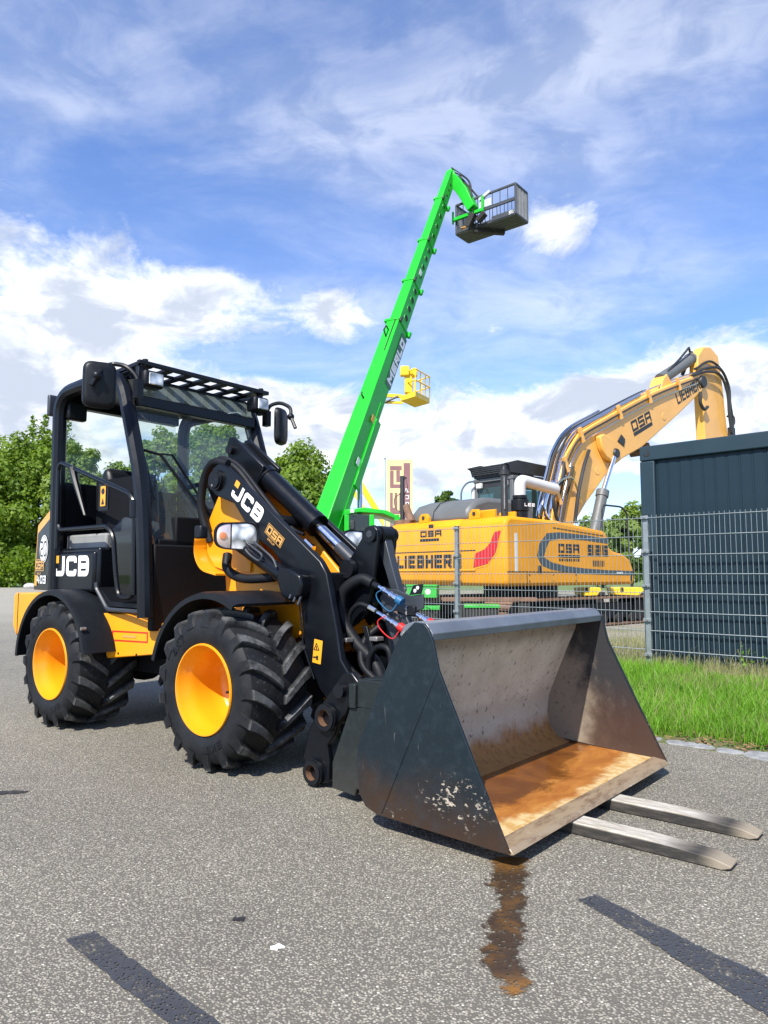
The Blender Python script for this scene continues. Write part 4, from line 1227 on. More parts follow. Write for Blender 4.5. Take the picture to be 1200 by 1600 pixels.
def coupler(a, d, capm, loop):
    a = Vector(a); d = Vector(d).normalized()
    c = MB().cyl(a - d * .055, a - d * .008, .011, n=10).cyl(a - d * .012, a + d * .012, .0165, n=6).cyl(a + d * .012, a + d * .045, .012, n=10).cyl(a + d * .045, a + d * .058, .018, n=14).cyl(a + d * .058, a + d * .072, .0145, n=14).cyl(a + d * .072, a + d * .092, .018, n=14).build('quick_coupler', CHR, LD)
    mb = MB().cyl(a + d * .092, a + d * .100, .019, .022, n=14).cyl(a + d * .100, a + d * .128, .0225, .0215, n=14)
    mb.build('coupler_cap', capm, c)
    if loop:
        s1 = a + d * .10 + Vector((0, -.01, -.020)); s0 = a + d * .02
        MB().tube(smoothpath([s1, s1 + Vector((-.03, -.015, -.035)), s0 + Vector((-.03, -.02, -.050)), s0 + Vector((-.05, -.02, -.01)), s0 + Vector((-.01, -.012, .016))], 6), .003, 6).build('cap_tether', capm, c)
coupler((.690, -.12, .873), (.84, 0, -.42), BLU, True)
coupler((.716, -.14, .742), (.86, 0, -.38), RED, True)
coupler((.838, -.07, .766), (.88, 0, -.40), RED, False)
MB().box((.83, -.07, .775), (.05, .04, .05)).build('valve_block', BLS, LD, bev=.006)
MB().cyl((.655, -.12, .888), (.61, -.12, .905), .017, n=10).build('hose_fitting', BLS, LD)
MB().cyl((.655, -.14, .772), (.615, -.145, .79), .014, n=8).build('hose_fitting', CHR, LD)
# ---- hoses
hz_ = [
 ([(.62, -.12, .905), (.55, -.13, .925), (.475, -.15, .885), (.44, -.16, .82), (.455, -.16, .72), (.55, -.16, .61), (.66, -.16, .53), (.715, -.16, .44), (.72, -.14, .34)], .030),
 ([(.62, -.145, .79), (.55, -.15, .800), (.49, -.15, .74), (.50, -.14, .62), (.60, -.1, .50)], .012),
 ([(.50, -.20, .66), (.49, -.21, .58), (.53, -.2, .50), (.62, -.2, .44)], .016),
 ([(.58, -.05, .80), (.50, -.06, .84), (.42, -.06, .80), (.40, -.05, .66), (.46, 0, .5)], .020),
 ([(.36, -.22, .70), (.42, -.24, .60), (.47, -.24, .50), (.56, -.2, .42)], .014),
 ([(.44, -.18, .60), (.40, -.2, .54), (.42, -.22, .46), (.50, -.22, .40)], .012),
 ([(.56, .05, .83), (.44, .08, .86), (.36, .10, .74), (.48, .14, .50)], .018),
 ([(.657, -.2, .44), (.665, -.2, .545), (.717, -.2, .605), (.782, -.2, .60), (.80, -.2, .53), (.78, -.2, .43)], .016),
 ([(.62, -.06, .70), (.58, -.14, .62), (.62, -.20, .52), (.72, -.20, .44)], .018),
 ([(-.60, -.10, 1.30), (-.62, -.20, 1.52), (-.50, -.24, 1.61), (-.34, -.22, 1.56), (-.14, -.20, 1.36), (.02, -.18, 1.20), (.10, -.16, 1.10)], .022),
 ([(-.60, -.06, 1.30), (-.64, -.16, 1.50), (-.54, -.20, 1.63), (-.38, -.18, 1.59), (-.18, -.16, 1.40), (-.02, -.14, 1.24)], .016),
 ([(-.56, -.22, 1.14), (-.62, -.25, 1.34), (-.58, -.26, 1.52), (-.48, -.27, 1.60), (-.36, -.26, 1.58)], .026),
 ([(-.24, -.18, 1.42), (-.10, -.19, 1.24), (.02, -.20, 1.12), (.14, -.2, 1.04)], .016),
 ([(-.30, -.30, 1.06), (-.26, -.33, .98), (-.14, -.33, .93), (.02, -.30, .93), (.14, -.26, .95)], .026),
 ([(.02, .20, 1.10), (.25, .16, 1.0), (.42, .14, .98), (.40, .16, .80), (.30, .2, .6)], .020),
]
for pts, r_ in hz_: MB().tube(smoothpath(pts, 7), r_, 10).build('hydraulic_hose', HOS, LD, ang=60)
vb = MB().box((.17, -.21, 1.06), (.10, .07, .07), Matrix.Rotation(.6, 3, 'Y'))
vb.build('valve_block', BLS, LD, bev=.008)
MB().cyl((.16, -.25, 1.09), (.19, -.25, 1.06), .018, n=6).build('hose_fitting', CHR, LD)
MB().cyl((.20, -.24, 1.04), (.24, -.24, 1.0), .014, n=8).build('hose_fitting', CHR, LD)
for (x, y, z) in ((.53, -.215, .63), (.71, -.20, .645), (.51, -.23, .485)):
    MB().box((x, y, z), (.05, .05, .02)).build('hose_clamp', STL, LD, bev=.003)

# ---- headlights
def headlight(cy):
    c = Vector((-.10, cy, 1.152))
    out2 = [(q[0] - .118, q[1] - .076) for q in rrect(.236, .152, .062, 6)]
    out2 = [(a, b * (1.0 - .16 * (1 if a * (1 if cy < 0 else -1) < 0 else 0) * min(1, abs(a) / .12))) for a, b in out2]
    n = len(out2); V_ = []
    secs = ((-.13, .45), (-.10, .80), (-.03, .98), (.012, 1.02), (.016, .99), (.006, .90))
    for (d, sc) in secs:
        for q in out2: V_.append(c + Vector((d, q[0] * sc, q[1] * sc)))
    F = [tuple(range(n - 1, -1, -1))]
    for k in range(len(secs) - 1):
        for i in range(n):
            j = (i + 1) % n; F.append((k * n + i, k * n + j, (k + 1) * n + j, (k + 1) * n + i))
    hr = Matrix.Rotation(R(-26) if cy < 0 else R(-20), 3, 'Z')
    def tw_(v): return c + hr @ (v - c)
    V_ = [tw_(v) for v in V_]
    h = MB().add(V_, F).build('headlight', PLA, LD, ang=50)
    sgn = 1 if cy < 0 else -1
    a_ = [q for q in out2]
    def clip(f):   # split the lens at a vertical line
        o_ = []
        for i in range(n):
            p0, p1 = out2[i], out2[(i + 1) % n]
            i0, i1 = f(p0[0]) >= 0, f(p1[0]) >= 0
            if i0: o_.append(p0)
            if i0 != i1:
                tt = f(p0[0]) / (f(p0[0]) - f(p1[0])); o_.append((p0[0] + (p1[0] - p0[0]) * tt, p0[1] + (p1[1] - p0[1]) * tt))
        return o_
    for nm, f, mt in (('main_lens', lambda a: (a * sgn + .030), LENS), ('indicator_lens', lambda a: -(a * sgn + .038), AMB)):
        pts = clip(f)
        mb = MB(); k = len(pts)
        cx = sum(p_[0] for p_ in pts) / k; cz = sum(p_[1] for p_ in pts) / k
        V_ = [c + Vector((.008, q[0] * .9, q[1] * .9)) for q in pts] + [c + Vector((.017, (cx + (q[0] - cx) * .6) * .9, (cz + (q[1] - cz) * .6) * .9)) for q in pts]
        V_ = [tw_(v) for v in V_]
        mb.add(V_, [tuple(range(k, 2 * k))] + [(i, (i + 1) % k, k + (i + 1) % k, k + i) for i in range(k)])
        mb.build(nm, mt, h, ang=60)
    iy = -.075 * sgn
    MB().lathe([(.0, .001), (.0, .020), (.004, .020), (.006, .012), (.006, .001)], 18, (0, 0, 0), 'x').build('indicator_bulb', INDB, h).matrix_local = Matrix.Translation(tw_(c + Vector((.0175, iy, .0)))) @ hr.to_4x4()
    MB().tube([c + Vector((-.12, .02 * sgn, 0)), c + Vector((-.22, .10 * sgn, .02)), (-.36, cy * .45, 1.17)], .02, 8).build('headlight_bracket', BLS, h)
    MB().box(c + Vector((-.12, -.14 * sgn * 1.0, .02)), (.06, .05, .07)).build('headlight_bracket', BLS, h, bev=.01)
headlight(-.398); headlight(.565)

# ---- quick hitch
for s_ in (-1, 1):
    y0, y1 = s_ * .44, s_ * .475
    h_ = MB().prism([(.745, .515), (.80, .525), (.86, .47), (.84, .43), (.80, .40), (.77, .34), (.72, .30), (.70, .24), (.655, .19), (.67, .12), (.665, .03), (.60, .01), (.53, .03), (.50, .12), (.54, .25), (.62, .37), (.68, .44)], y0, y1).build('hitch_plate', BLK, LD, bev=.008)
    for (x, z, r_) in ((.663, .315, .056), (.585, .065, .052)):
        yy = s_ * .475; o_ = s_ * .03
        MB().lathe([(yy - o_ * .4, r_), (yy + o_, r_), (yy + o_, r_ * .66), (yy - o_, r_ * .62), (yy - o_, .001)], 26, (x, 0, z)).build('hitch_ring', BLS, h_)
        MB().lathe([(yy + o_ * 1.02, r_ * .64), (yy - o_ * .5, r_ * .60)], 26, (x, 0, z)).build('ring_bore', RST, h_)
        MB().lathe([(yy + o_ * .7, r_ * 1.01), (yy + o_ * .7, r_ * 1.10), (yy + o_ * .3, r_ * 1.10), (yy + o_ * .3, r_ * 1.01)], 26, (x, 0, z)).build('ring_collar', BLS, h_)
    MB().lathe([(s_ * .47, .03), (s_ * .50, .03), (s_ * .50, .001)], 16, (.745, 0, .44)).build('hitch_bolt', BLS, h_)
hx = MB().cyl((.663, -.44, .315), (.663, .44, .315), .04).bb(.62, .76, -.30, .44, .36, .46).cyl((.585, -.44, .065), (.585, .44, .065), .03)
hx.prism([(.62, .40), (.78, .40), (.66, .10), (.58, .10)], -.20, -.17).prism([(.62, .40), (.78, .40), (.66, .10), (.58, .10)], .17, .20)
hx.build('hitch_frame', BLK, LD, bev=.008)

# ---- bucket
BW = .743
prof_out = [(1.415, .752), (1.345, .765), (1.27, .69), (1.21, .565), (1.15, .44), (1.082, .285), (1.074, .21), (1.088, .115), (1.118, .072), (1.18, .054)]
inn = [(1.33, .735), (1.285, .66), (1.235, .555), (1.185, .44), (1.125, .30), (1.112, .21), (1.13, .135), (1.17, .092), (1.24, .074)]
bk = MB().prism([(1.30, .735)] + [q for q in prof_out[2:]] + [(1.24, .055), (1.24, .072)] + list(reversed([(a, b) for a, b in inn[1:-1]])), -BW + .012, BW - .012)
bucket = bk.build('bucket', BUI, LD)
bucket.location = (0, 0, .012)
MB().prism([(1.20, .052), (1.668, .041), (1.668, .0585), (1.20, .0735)], -BW + .012, BW - .012).build('bucket_floor', BUF, bucket)
MB().prism([(1.668, .036), (1.735, .036), (1.745, .040), (1.728, .056), (1.668, .0635)], -BW + .0125, BW - .0125).build('cutting_edge', CUT, bucket, bev=.002)
side = [(1.415, .745), (1.395, .762), (1.355, .765), (1.30, .72), (1.27, .685), (1.21, .565), (1.15, .44), (1.082, .285), (1.074, .21), (1.088, .115), (1.118, .072), (1.18, .052), (1.70, .040), (1.735, .045), (1.60, .315), (1.46, .604), (1.437, .70)]
for s_ in (-1, 1):
    sp_ = MB().prism(side, s_ * BW, s_ * (BW - .012)).build('bucket_side', BUO, bucket, bev=.002)
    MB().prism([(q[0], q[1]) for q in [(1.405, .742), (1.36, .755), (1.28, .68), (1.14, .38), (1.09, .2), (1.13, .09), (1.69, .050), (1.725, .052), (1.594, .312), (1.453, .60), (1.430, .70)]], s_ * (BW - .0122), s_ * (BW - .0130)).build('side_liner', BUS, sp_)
    # pressed fold along the outer face
    MB().tube([(1.458, s_ * BW, .602), (1.20, s_ * BW, .066)], [.002, .005], 6).build('fold', BUO, sp_)
lipo = MB().prism([(1.275, .715), (1.30, .752), (1.335, .765), (1.40, .762), (1.428, .728), (1.425, .700), (1.40, .725), (1.33, .745), (1.295, .70)], -BW + .0125, BW - .0125).build('bucket_lip', LIP, bucket, bev=.003)
br = MB()
for s_ in (-1, 1):
    br.prism([(.862, .375), (.761, .138), (.761, .03), (.89, .020), (.90, .05), (1.07, .06), (1.11, .42)], s_ * .55, s_ * .535)
    br.bb(.868, .905, s_ * .565, s_ * .50, .380, .480)
    br.bb(.905, 1.10, s_ * .552, s_ * .536, .385, .50)
br.prism([(.885, .375), (1.16, .40), (1.20, .53), (.885, .495)], -.53, .53)
br.prism([(.87, .40), (.775, .13), (.79, .125), (.90, .40)], -.53, .53)
br.bb(.80, 1.10, -.53, .53, .022, .045)
br.build('bucket_mount', BUB, bucket, bev=.004)

# ---- loose fork tines under the bucket
def tine(yc, lab):
    o = empty('fork_tine', LD.location, -0.69673, lab, 'fork tine', 'fork tines under the bucket')
    prof = [(.95, .002), (2.25, .002), (2.278, .010), (2.280, .018), (2.22, .034), (2.0, .0455), (.95, .0455)]
    mb = MB().prism(prof, yc - .046, yc + .046)
    # rounded tip
    for v in mb.bm.verts:
        if v.co.x > 2.27: v.co.y = yc + (v.co.y - yc) * .86
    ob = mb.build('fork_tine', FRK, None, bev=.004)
    ob.location = LD.location; ob.rotation_euler = (0, 0, -0.69673)
    bpy.data.objects.remove(o)
    return tag(ob, lab, 'fork tine', 'fork tines under the bucket')
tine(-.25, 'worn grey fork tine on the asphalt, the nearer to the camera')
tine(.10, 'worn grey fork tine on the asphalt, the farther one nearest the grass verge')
# ================================================================== EXCAVATOR
EX = empty('excavator', (1.106, 13.449, 0), R(40), 'big yellow crawler excavator behind the wire fence with its boom raised', 'excavator')
body = MB()
side_prof = [(.03, .745), (0, .85), (0, 1.82), (.04, 1.91), (.14, 1.955), (1.5, 1.93), (2.95, 1.80), (3.06, 1.72), (3.12, 1.50), (3.22, 1.42), (3.62, 1.36), (3.86, 1.25), (3.97, 1.06), (4.0, .90), (3.98, .745)]
body.prism(side_prof, -1.5, -.40)
bo = body.build('side_body', EXY, EX, bev=.06)
rb = MB().prism([(.03, .75), (.0, .86), (.0, 1.84), (.05, 1.93), (.16, 1.965), (1.9, 1.95), (1.9, .75)], -.399, 1.62)
rbo = rb.build('counterweight', EXY, EX, bev=.10)
mb = MB().prism([(1.9, .76), (1.9, 1.5), (3.9, 1.5), (3.9, .76)], -.395, 1.45)
mb.build('deck', EXD, EX, bev=.02)
letters('maker_lettering', 'LIEBHERR', (-.003, 1.30, 1.065), (0, -1, 0), (0, 0, 1), .25, .205, .062, .040, BPR, rbo, lift=.004)
for (z, a, b, r_) in ((1.375, 1.50, -.80, .010), (1.02, 1.50, -.80, .022)):
    MB().tube([(-.002, a, z), (-.002, b, z)], r_, 6).build('panel_line', EXD if r_ < .015 else EXY, rbo)
mb = MB()
rp = [(-1.40, 1.70), (-1.25, 1.675), (-1.16, 1.50), (-1.03, 1.39), (-.80, 1.32), (-.755, 1.065), (-1.09, 1.13), (-1.28, 1.32)]
mb.prism([(q[0], q[1]) for q in rp], -.012, .01, 'x').build('rear_reflector', EXR, rbo, bev=.004)
rp2 = [(sum(p_[0] for p_ in rp) / 8 + (q[0] - sum(p_[0] for p_ in rp) / 8) * 1.16, 1.39 + (q[1] - 1.39) * 1.14) for q in rp]
MB().prism(rp2, -.006, .01, 'x').build('reflector_rim', EXY, rbo, bev=.004)
letters('dealer_lettering', 'DSA', (-.003, .62, 1.66), (0, -1, 0), (0, 0, 1), .115, .17, .03, .03, BPR, rbo, lift=.004)
MB().box((-.003, .38, 1.60), (.004, .52, .05)).build('dealer_strip', BPR, rbo)
MB().box((-.003, .33, 1.86), (.01, .13, .07)).build('camera_slot', EXD, rbo, bev=.01)
# dark swoosh band on the side
def band(pts, wds, name, mat, parent, y):
    P = [Vector((q[0], 0, q[1])) for q in pts]; V_ = []; n = len(P)
    for i, q in enumerate(P):
        t_ = (P[min(i + 1, n - 1)] - P[max(i - 1, 0)]).normalized(); nn = Vector((-t_.z, 0, t_.x))
        V_ += [q + nn * wds[i] / 2, q - nn * wds[i] / 2]
    V_ = [Vector((v.x, y, v.z)) for v in V_]
    return MB().add(V_, [(2 * i, 2 * i + 1, 2 * i + 3, 2 * i + 2) for i in range(n - 1)]).build(name, mat, parent, smooth=False)
DKB = paint('decal_slate', (0.045, 0.062, 0.070), 0.4, 0.05)
band([(3.09, 1.60), (2.3, 1.645), (1.5, 1.665), (1.16, 1.62), (1.0, 1.45), (.93, 1.27), (1.0, 1.18), (1.25, 1.10), (1.7, 1.045), (2.3, 1.01), (3.1, .985), (3.93, .975)],
     [.10, .10, .11, .15, .20, .20, .16, .13, .11, .10, .09, .09], 'side_band', DKB, bo, -1.504)
letters('dealer_lettering', 'DSA', (1.46, -1.5, 1.345), (1, 0, 0), (0, 0, 1), .165, .19, .042, .035, BPR, bo, lift=.004)
MB().box((1.79, -1.502, 1.285), (.66, .004, .05)).build('dealer_strip', BPR, bo)
for k in range(9): MB().box((1.50 + .072 * k, -1.502, 1.215), (.045, .004, .045)).build('dealer_small_print', BPR, bo)
letters('model_number', '926', (2.36, -1.5, 1.30), (1, 0, 0), (0, 0, 1), .215, .20, .06, .05, BPR, bo, lift=.004)
MB().box((.27, -1.503, 1.33), (.07, .006, .66)).build('reflective_strip', EXP, bo)
MB().box((.90, -1.503, 1.04), (.10, .02, .13)).build('door_catch', BPR, bo, bev=.01)
MB().box((3.86, -1.503, .90), (.06, .02, .16)).build('side_lamp', BPR, bo, bev=.01)
MB().box((3.45, -1.506, .978), (.22, .004, .03)).build('band_print', EXP, bo)
MB().tube([(.02, -1.502, 1.0), (2.0, -1.502, .99), (2.0, -1.502, .80)], .006, 5).build('panel_line', EXD, bo)
MB().tube([(.55, -1.502, .98), (.55, -1.502, .78)], .006, 5).build('panel_line', EXD, bo)
for x in (.62, 1.30, 1.98):
    for z in (.83, .94): MB().cyl((x, -1.506, z), (x, -1.499, z), .014, n=6).build('panel_bolt', EXD, bo)
MB().tube([(1.30, -1.5035, 1.80), (2.90, -1.5035, 1.705)], .006, 5).build('panel_line', EXD, bo)
for k in range(7): MB().box((2.55 + .06 * k, -1.503, 1.16), (.028, .006, .11)).build('vent_slot', EXD, bo)
# bonnet
hd = MB().prism([(.32, 1.94), (.36, 2.16), (.52, 2.32), (.85, 2.42), (2.30, 2.44), (2.30, 1.94)], -.32, 1.30)
hdo = hd.build('bonnet', EXG, EX, bev=.09)
MB().tube([(.30, .62, 1.95), (.36, .62, 2.18), (.52, .62, 2.345), (.85, .62, 2.448), (2.2, .62, 2.462)], .010, 5).build('bonnet_joint', EXD, hdo)
for y in (.66, -.675):
    e_ = MB().prism([(y - .14, 1.94), (y - .13, 2.05), (y - .07, 2.12), (y + .07, 2.12), (y + .13, 2.05), (y + .14, 1.94)], .11, .19, 'x').build('lifting_eye', EXY, EX, bev=.012)
    MB().cyl((.095, y, 2.04), (.205, y, 2.04), .035).build('eye_hole', EXD, e_)
MB().prism([(.30, 1.95), (.30, 2.10), (.36, 2.12), (.36, 2.0), (.85, 1.98), (.85, 2.10), (.91, 2.10), (.91, 1.95)], -1.0, -.62).build('step_bracket', EXY, EX, bev=.01)
ex_ = MB().cyl((.80, -.80, 1.96), (.80, -.80, 2.90), .065, n=14).cyl((.80, -.80, 2.88), (.80, -.80, 2.96), .05, .012, n=14).cyl((.80, -.80, 2.80), (.80, -.80, 2.86), .085, n=14)
ex_.build('exhaust_stack', EXD, EX)
MB().tube([(.735, -.86, 2.15 + .0), (.735, -.86, 2.75)], .012, 5).build('exhaust_strap', STL, EX)
MB().cyl((1.25, -.80, 1.96), (1.25, -.80, 2.14), .15, n=18).cyl((1.25, -.80, 2.14), (1.25, -.80, 2.36), .17, n=18).cyl((1.25, -.80, 2.37), (1.25, -.80, 2.44), .14, n=18).build('air_cleaner', BLS, EX, bev=.01)
MB().tube(fillet([(1.25, -.80, 2.44), (1.25, -.80, 2.74), (2.35, -.80, 2.64)], .20, 7), .112, 14).build('intake_duct', EXP, EX)
letters('print', 'HL2' if False else 'LE2', (1.17, -.965, 2.22), (1, -.2, 0), (0, 0, 1), .06, .07, .014, .02, WHT, EX, lift=.01)
ms = MB().cyl((.22, 1.40, 1.95), (.22, 1.40, 2.95), .05, n=8).box((.22, 1.36, 2.9), (.05, .14, .03))
ms.tube(smoothpath([(.22, 1.30, 2.9), (.2, 1.22, 2.7), (.22, 1.34, 2.55)], 5), .008, 5)
ms.tube(smoothpath([(.22, 1.45, 2.6), (.2, 1.62, 2.5), (.22, 1.60, 2.3), (.22, 1.42, 2.2)], 5), .008, 5)
ms.build('mast', EXD, EX)
MB().cyl((.25, 1.16, 2.0), (.24, 1.32, 2.34), .085, .07, n=12).build('mast_cylinder', TRK, EX)
MB().box((.25, 1.35, 2.0), (.20, .46, .10)).build('mast_bracket', TRK, EX, bev=.01)
# cab
ca = MB()
for (x, y) in ((2.48, 1.42), (2.48, .40), (4.5, .40), (4.5, 1.42), (3.45, .40)): ca.tube([(x, y, 1.5), (x, y, 3.02)], .065, 4)
ca.bb(2.42, 4.56, .34, 1.48, 2.98, 3.06)
ca.bb(2.44, 4.52, .36, 1.46, 1.5, 2.05)
cab2 = ca.build('cab', EXG, EX, bev=.01)
pane('rear_window', [(2.45, .44, 2.05), (2.45, 1.38, 2.05), (2.45, 1.38, 2.85), (2.45, .44, 2.85)], MGL, cab2)
pane('side_window', [(2.52, .37, 2.05), (3.4, .37, 2.05), (3.4, .37, 2.95), (2.52, .37, 2.95)], MGL, cab2)
pane('side_window', [(3.5, .37, 2.05), (4.46, .37, 2.05), (4.46, .37, 2.95), (3.5, .37, 2.95)], MGL, cab2)
pane('far_window', [(2.52, 1.44, 2.05), (4.46, 1.44, 2.05), (4.46, 1.44, 2.95), (2.52, 1.44, 2.95)], MGL, cab2)
pane('front_window', [(4.53, .44, 1.6), (4.53, 1.38, 1.6), (4.53, 1.38, 2.95), (4.53, .44, 2.95)], MGL, cab2)
MB().bb(2.46, 2.50, .46, 1.36, 2.72, 2.98).build('rear_valance', EXD, cab2)
MB().prism([(2.7, 1.9), (3.2, 1.9), (3.25, 2.1), (2.85, 2.1), (2.78, 2.75), (2.68, 2.75)], .65, 1.15).build('cab_seat', EXD, cab2, bev=.04)
gdr = MB()
gdr.prism([(2.22, 3.30), (2.62, 3.40), (4.52, 3.34), (4.62, 3.20), (4.60, 3.12), (2.40, 3.12), (2.34, 3.26)], .36, .42).prism([(2.22, 3.30), (2.62, 3.40), (4.52, 3.34), (4.62, 3.20), (4.60, 3.12), (2.40, 3.12), (2.34, 3.26)], 1.44, 1.50)
gdr.bb(2.40, 4.6, .42, 1.44, 3.07, 3.11)
for k in range(12): gdr.bb(2.55 + .17 * k, 2.60 + .17 * k, .42, 1.44, 3.335, 3.36)
for k in range(5): gdr.bb(2.32 + .0, 2.36, .42, 1.44, 3.13 + .04 * k, 3.15 + .04 * k)
gdr.build('roof_guard', EXD, cab2)
for y in (.55, 1.28): MB().box((2.40, y, 2.90), (.08, .16, .12)).build('cab_lamp', EXP, cab2, bev=.02)
MB().tube([(2.44, 1.50, 1.95), (2.44, 1.50, 2.95)], .06, 6).build('cab_post', EXP, cab2)
MB().tube(fillet([(1.99, 1.45, 1.95), (1.99, 1.45, 2.80), (2.20, 1.45, 3.0), (3.0, 1.0, 3.06), (3.0, 1.0, 2.45)], .12, 5), .022, 7).build('hand_rail', EXG, EX)
MB().tube(fillet([(3.05, -1.40, 1.78), (3.05, -1.40, 2.33), (3.75, -1.40, 2.33), (3.95, -1.40, 2.2), (4.0, -1.40, 1.2)], .12, 5), .020, 7).build('hand_rail', EXD, EX)
# boom
bt = [(2.91, 1.70), (2.91, 2.14), (3.05, 2.6), (3.25, 3.09), (3.46, 3.56), (3.95, 4.07), (4.97, 4.56), (6.07, 5.06), (7.12, 5.51), (8.09, 5.88), (9.12, 6.25), (9.71, 6.46), (9.95, 6.40), (9.98, 6.16), (9.75, 5.98), (8.36, 5.11), (6.53, 4.03), (5.73, 3.70), (5.12, 3.36), (4.72, 3.0), (4.14, 2.50), (3.70, 2.05), (3.60, 1.70)]
BM = paint('boom_yellow', (0.78, 0.40, 0.075), 0.36, 0.06, 1.0, coat=0.2, dirt=(0.45, 0.28, 0.12), dirt_amt=0.03, dscale=3)
boo = MB().prism(bt, -.28, .03).build('boom', BM, EX, bev=.03)
th_ = math.atan2(6.05 - 5.33, 9.74 - 8.3)
rv = Vector((math.cos(th_), 0, math.sin(th_))); uv = Vector((-math.sin(th_), 0, math.cos(th_)))
letters('maker_lettering', 'LIEBHERR', Vector((8.36, -.28, 5.37)), rv, uv, .30, .20, .055, .035, EXD, boo, lift=.004)
rv2 = Vector((.91, 0, .42)).normalized(); uv2 = Vector((-.42, 0, .91)).normalized()
letters('dealer_lettering', 'DSA', Vector((6.15, -.28, 4.36)), rv2, uv2, .26, .29, .06, .05, EXD, boo, lift=.004)
o_ = Vector((6.20, -.284, 4.26)); MB().add([o_, o_ + rv2 * .95, o_ + rv2 * .95 + uv2 * .09, o_ + uv2 * .09], [(0, 1, 2, 3)]).build('dealer_strip', EXD, boo, smooth=False)
for (x, z) in ((7.62, 4.95), (4.62, 3.28)):
    MB().lathe([(-.29, .001), (-.29, .09), (-.282, .10)], 18, (x, 0, z)).build('boom_eye', BM, boo)
lp = MB().prism([(4.55, 4.05), (4.72, 4.12), (5.2, 4.02), (5.42, 3.80), (5.36, 3.58), (5.05, 3.50), (4.78, 3.60), (4.62, 3.80)], -.42, -.279).build('cylinder_lug', BM, boo, bev=.03)
MB().lathe([(-.47, .001), (-.47, .10), (-.42, .12)], 18, (5.16, 0, 3.72)).build('lug_pin', EXD, lp)
MB().cyl((5.16, -.40, 3.72), (4.60, -.40, 2.74), .058, n=14).build('cylinder_rod', CHR, boo)
MB().cyl((4.62, -.40, 2.78), (4.25, -.40, 1.85), .125, n=16).cyl((4.63, -.40, 2.82), (4.58, -.40, 2.68), .145, n=16).build('boom_cylinder', EXG, boo)
MB().cyl((5.16, .40, 3.72), (4.60, .40, 2.74), .058, n=14).build('cylinder_rod', CHR, boo)
MB().cyl((4.62, .40, 2.78), (4.25, .40, 1.85), .125, n=16).build('boom_cylinder', EXG, boo)
MB().prism([(5.45, 4.06), (5.62, 4.24), (5.78, 4.14), (5.72, 3.96)], -.30, -.279).build('valve_cluster', EXD, boo, bev=.02)
MB().box((6.9, 0, 4.05), (.5, .34, .16), Matrix.Rotation(-.55, 3, 'Y')).build('boom_foot_block', TRK, boo, bev=.03)
# stick cylinder
MB().prism([(7.66, 5.62), (7.85, 6.0), (8.05, 6.16), (8.3, 5.95), (8.35, 5.85)], -.18, .18).build('cylinder_base', BM, boo, bev=.02)
ca0, ca1, ca2 = Vector((8.01, 0, 6.04)), Vector((9.72, 0, 6.92)), Vector((10.45, 0, 7.28))
MB().cyl(ca0, ca1, .16, n=16).cyl(ca1 - (ca1 - ca0) * .06, ca1, .185, n=16).build('stick_cylinder', EXG, boo)
MB().cyl(ca1, ca2, .075, n=14).build('cylinder_rod', CHR, boo)
MB().tube([ca0 + Vector((.2, -.1, .22)), ca0.lerp(ca1, .5) + Vector((0, -.1, .24)), ca1 + Vector((-.3, -.1, .24)), ca1 + Vector((-.15, -.05, .15))], .03, 6).build('boom_pipe', EXD, boo)
# pipes along the boom, shiny and dark in turn
def off_path(d, y, i0, i1):
    src = [Vector((q[0], 0, q[1])) for q in bt[1:12]]
    P = smoothpath(src, 4); o_ = []
    for i, q in enumerate(P):
        t_ = (P[min(i + 1, len(P) - 1)] - P[max(i - 1, 0)]).normalized(); nn = Vector((-t_.z, 0, t_.x))
        o_.append(q + nn * d + Vector((0, y, 0)))
    n = len(o_)
    return o_[int(n * i0):int(n * i1)]
for (d, y, a, b, r_, mt) in ((.05, -.24, 0, .66, .030, CHR), (.06, -.14, 0, .98, .028, CHR), (.06, -.02, 0, .72, .034, EXD), (.05, .05, 0, .74, .030, CHR), (-.10, -.31, 0, .97, .022, EXD), (-.22, -.31, .02, .95, .020, CHR), (.11, -.20, .0, .40, .030, EXD), (.12, .02, .0, .55, .026, CHR), (-.34, -.31, .0, .30, .020, EXD)):
    MB().tube(off_path(d, y, a, b), r_, 7).build('boom_pipe', mt, boo)
for k in range(6):
    q = off_path(-.06, -.315, .12 + .14 * k, .13 + .14 * k + .02)[0]
    MB().box(q, (.10, .05, .34), Matrix.Rotation(-.43, 3, 'Y')).build('pipe_clamp', BM, boo)
for pts, r_ in (([(3.05, -.34, 2.0), (2.85, -.38, 2.5), (3.2, -.36, 3.0), (3.35, -.30, 3.4)], .035), ([(3.6, -.36, 2.05), (3.7, -.40, 2.7), (3.95, -.38, 3.3), (4.25, -.32, 3.7)], .04), ([(2.9, -.30, 2.0), (2.6, -.34, 2.3), (2.9, -.32, 2.9)], .03), ([(2.7, -.2, 1.98), (2.5, -.25, 2.2), (2.75, -.25, 2.6), (3.05, -.22, 2.9)], .03)):
    MB().tube(smoothpath(pts, 6), r_, 8).build('boom_hose', EXD if r_ > .032 else CHR, boo)
MB().tube(smoothpath([(3.9, -.34, 2.5), (3.5, -.40, 3.0), (3.05, -.40, 2.9), (2.85, -.36, 2.6)], 6), .024, 7).build('boom_hose', CHR, boo)
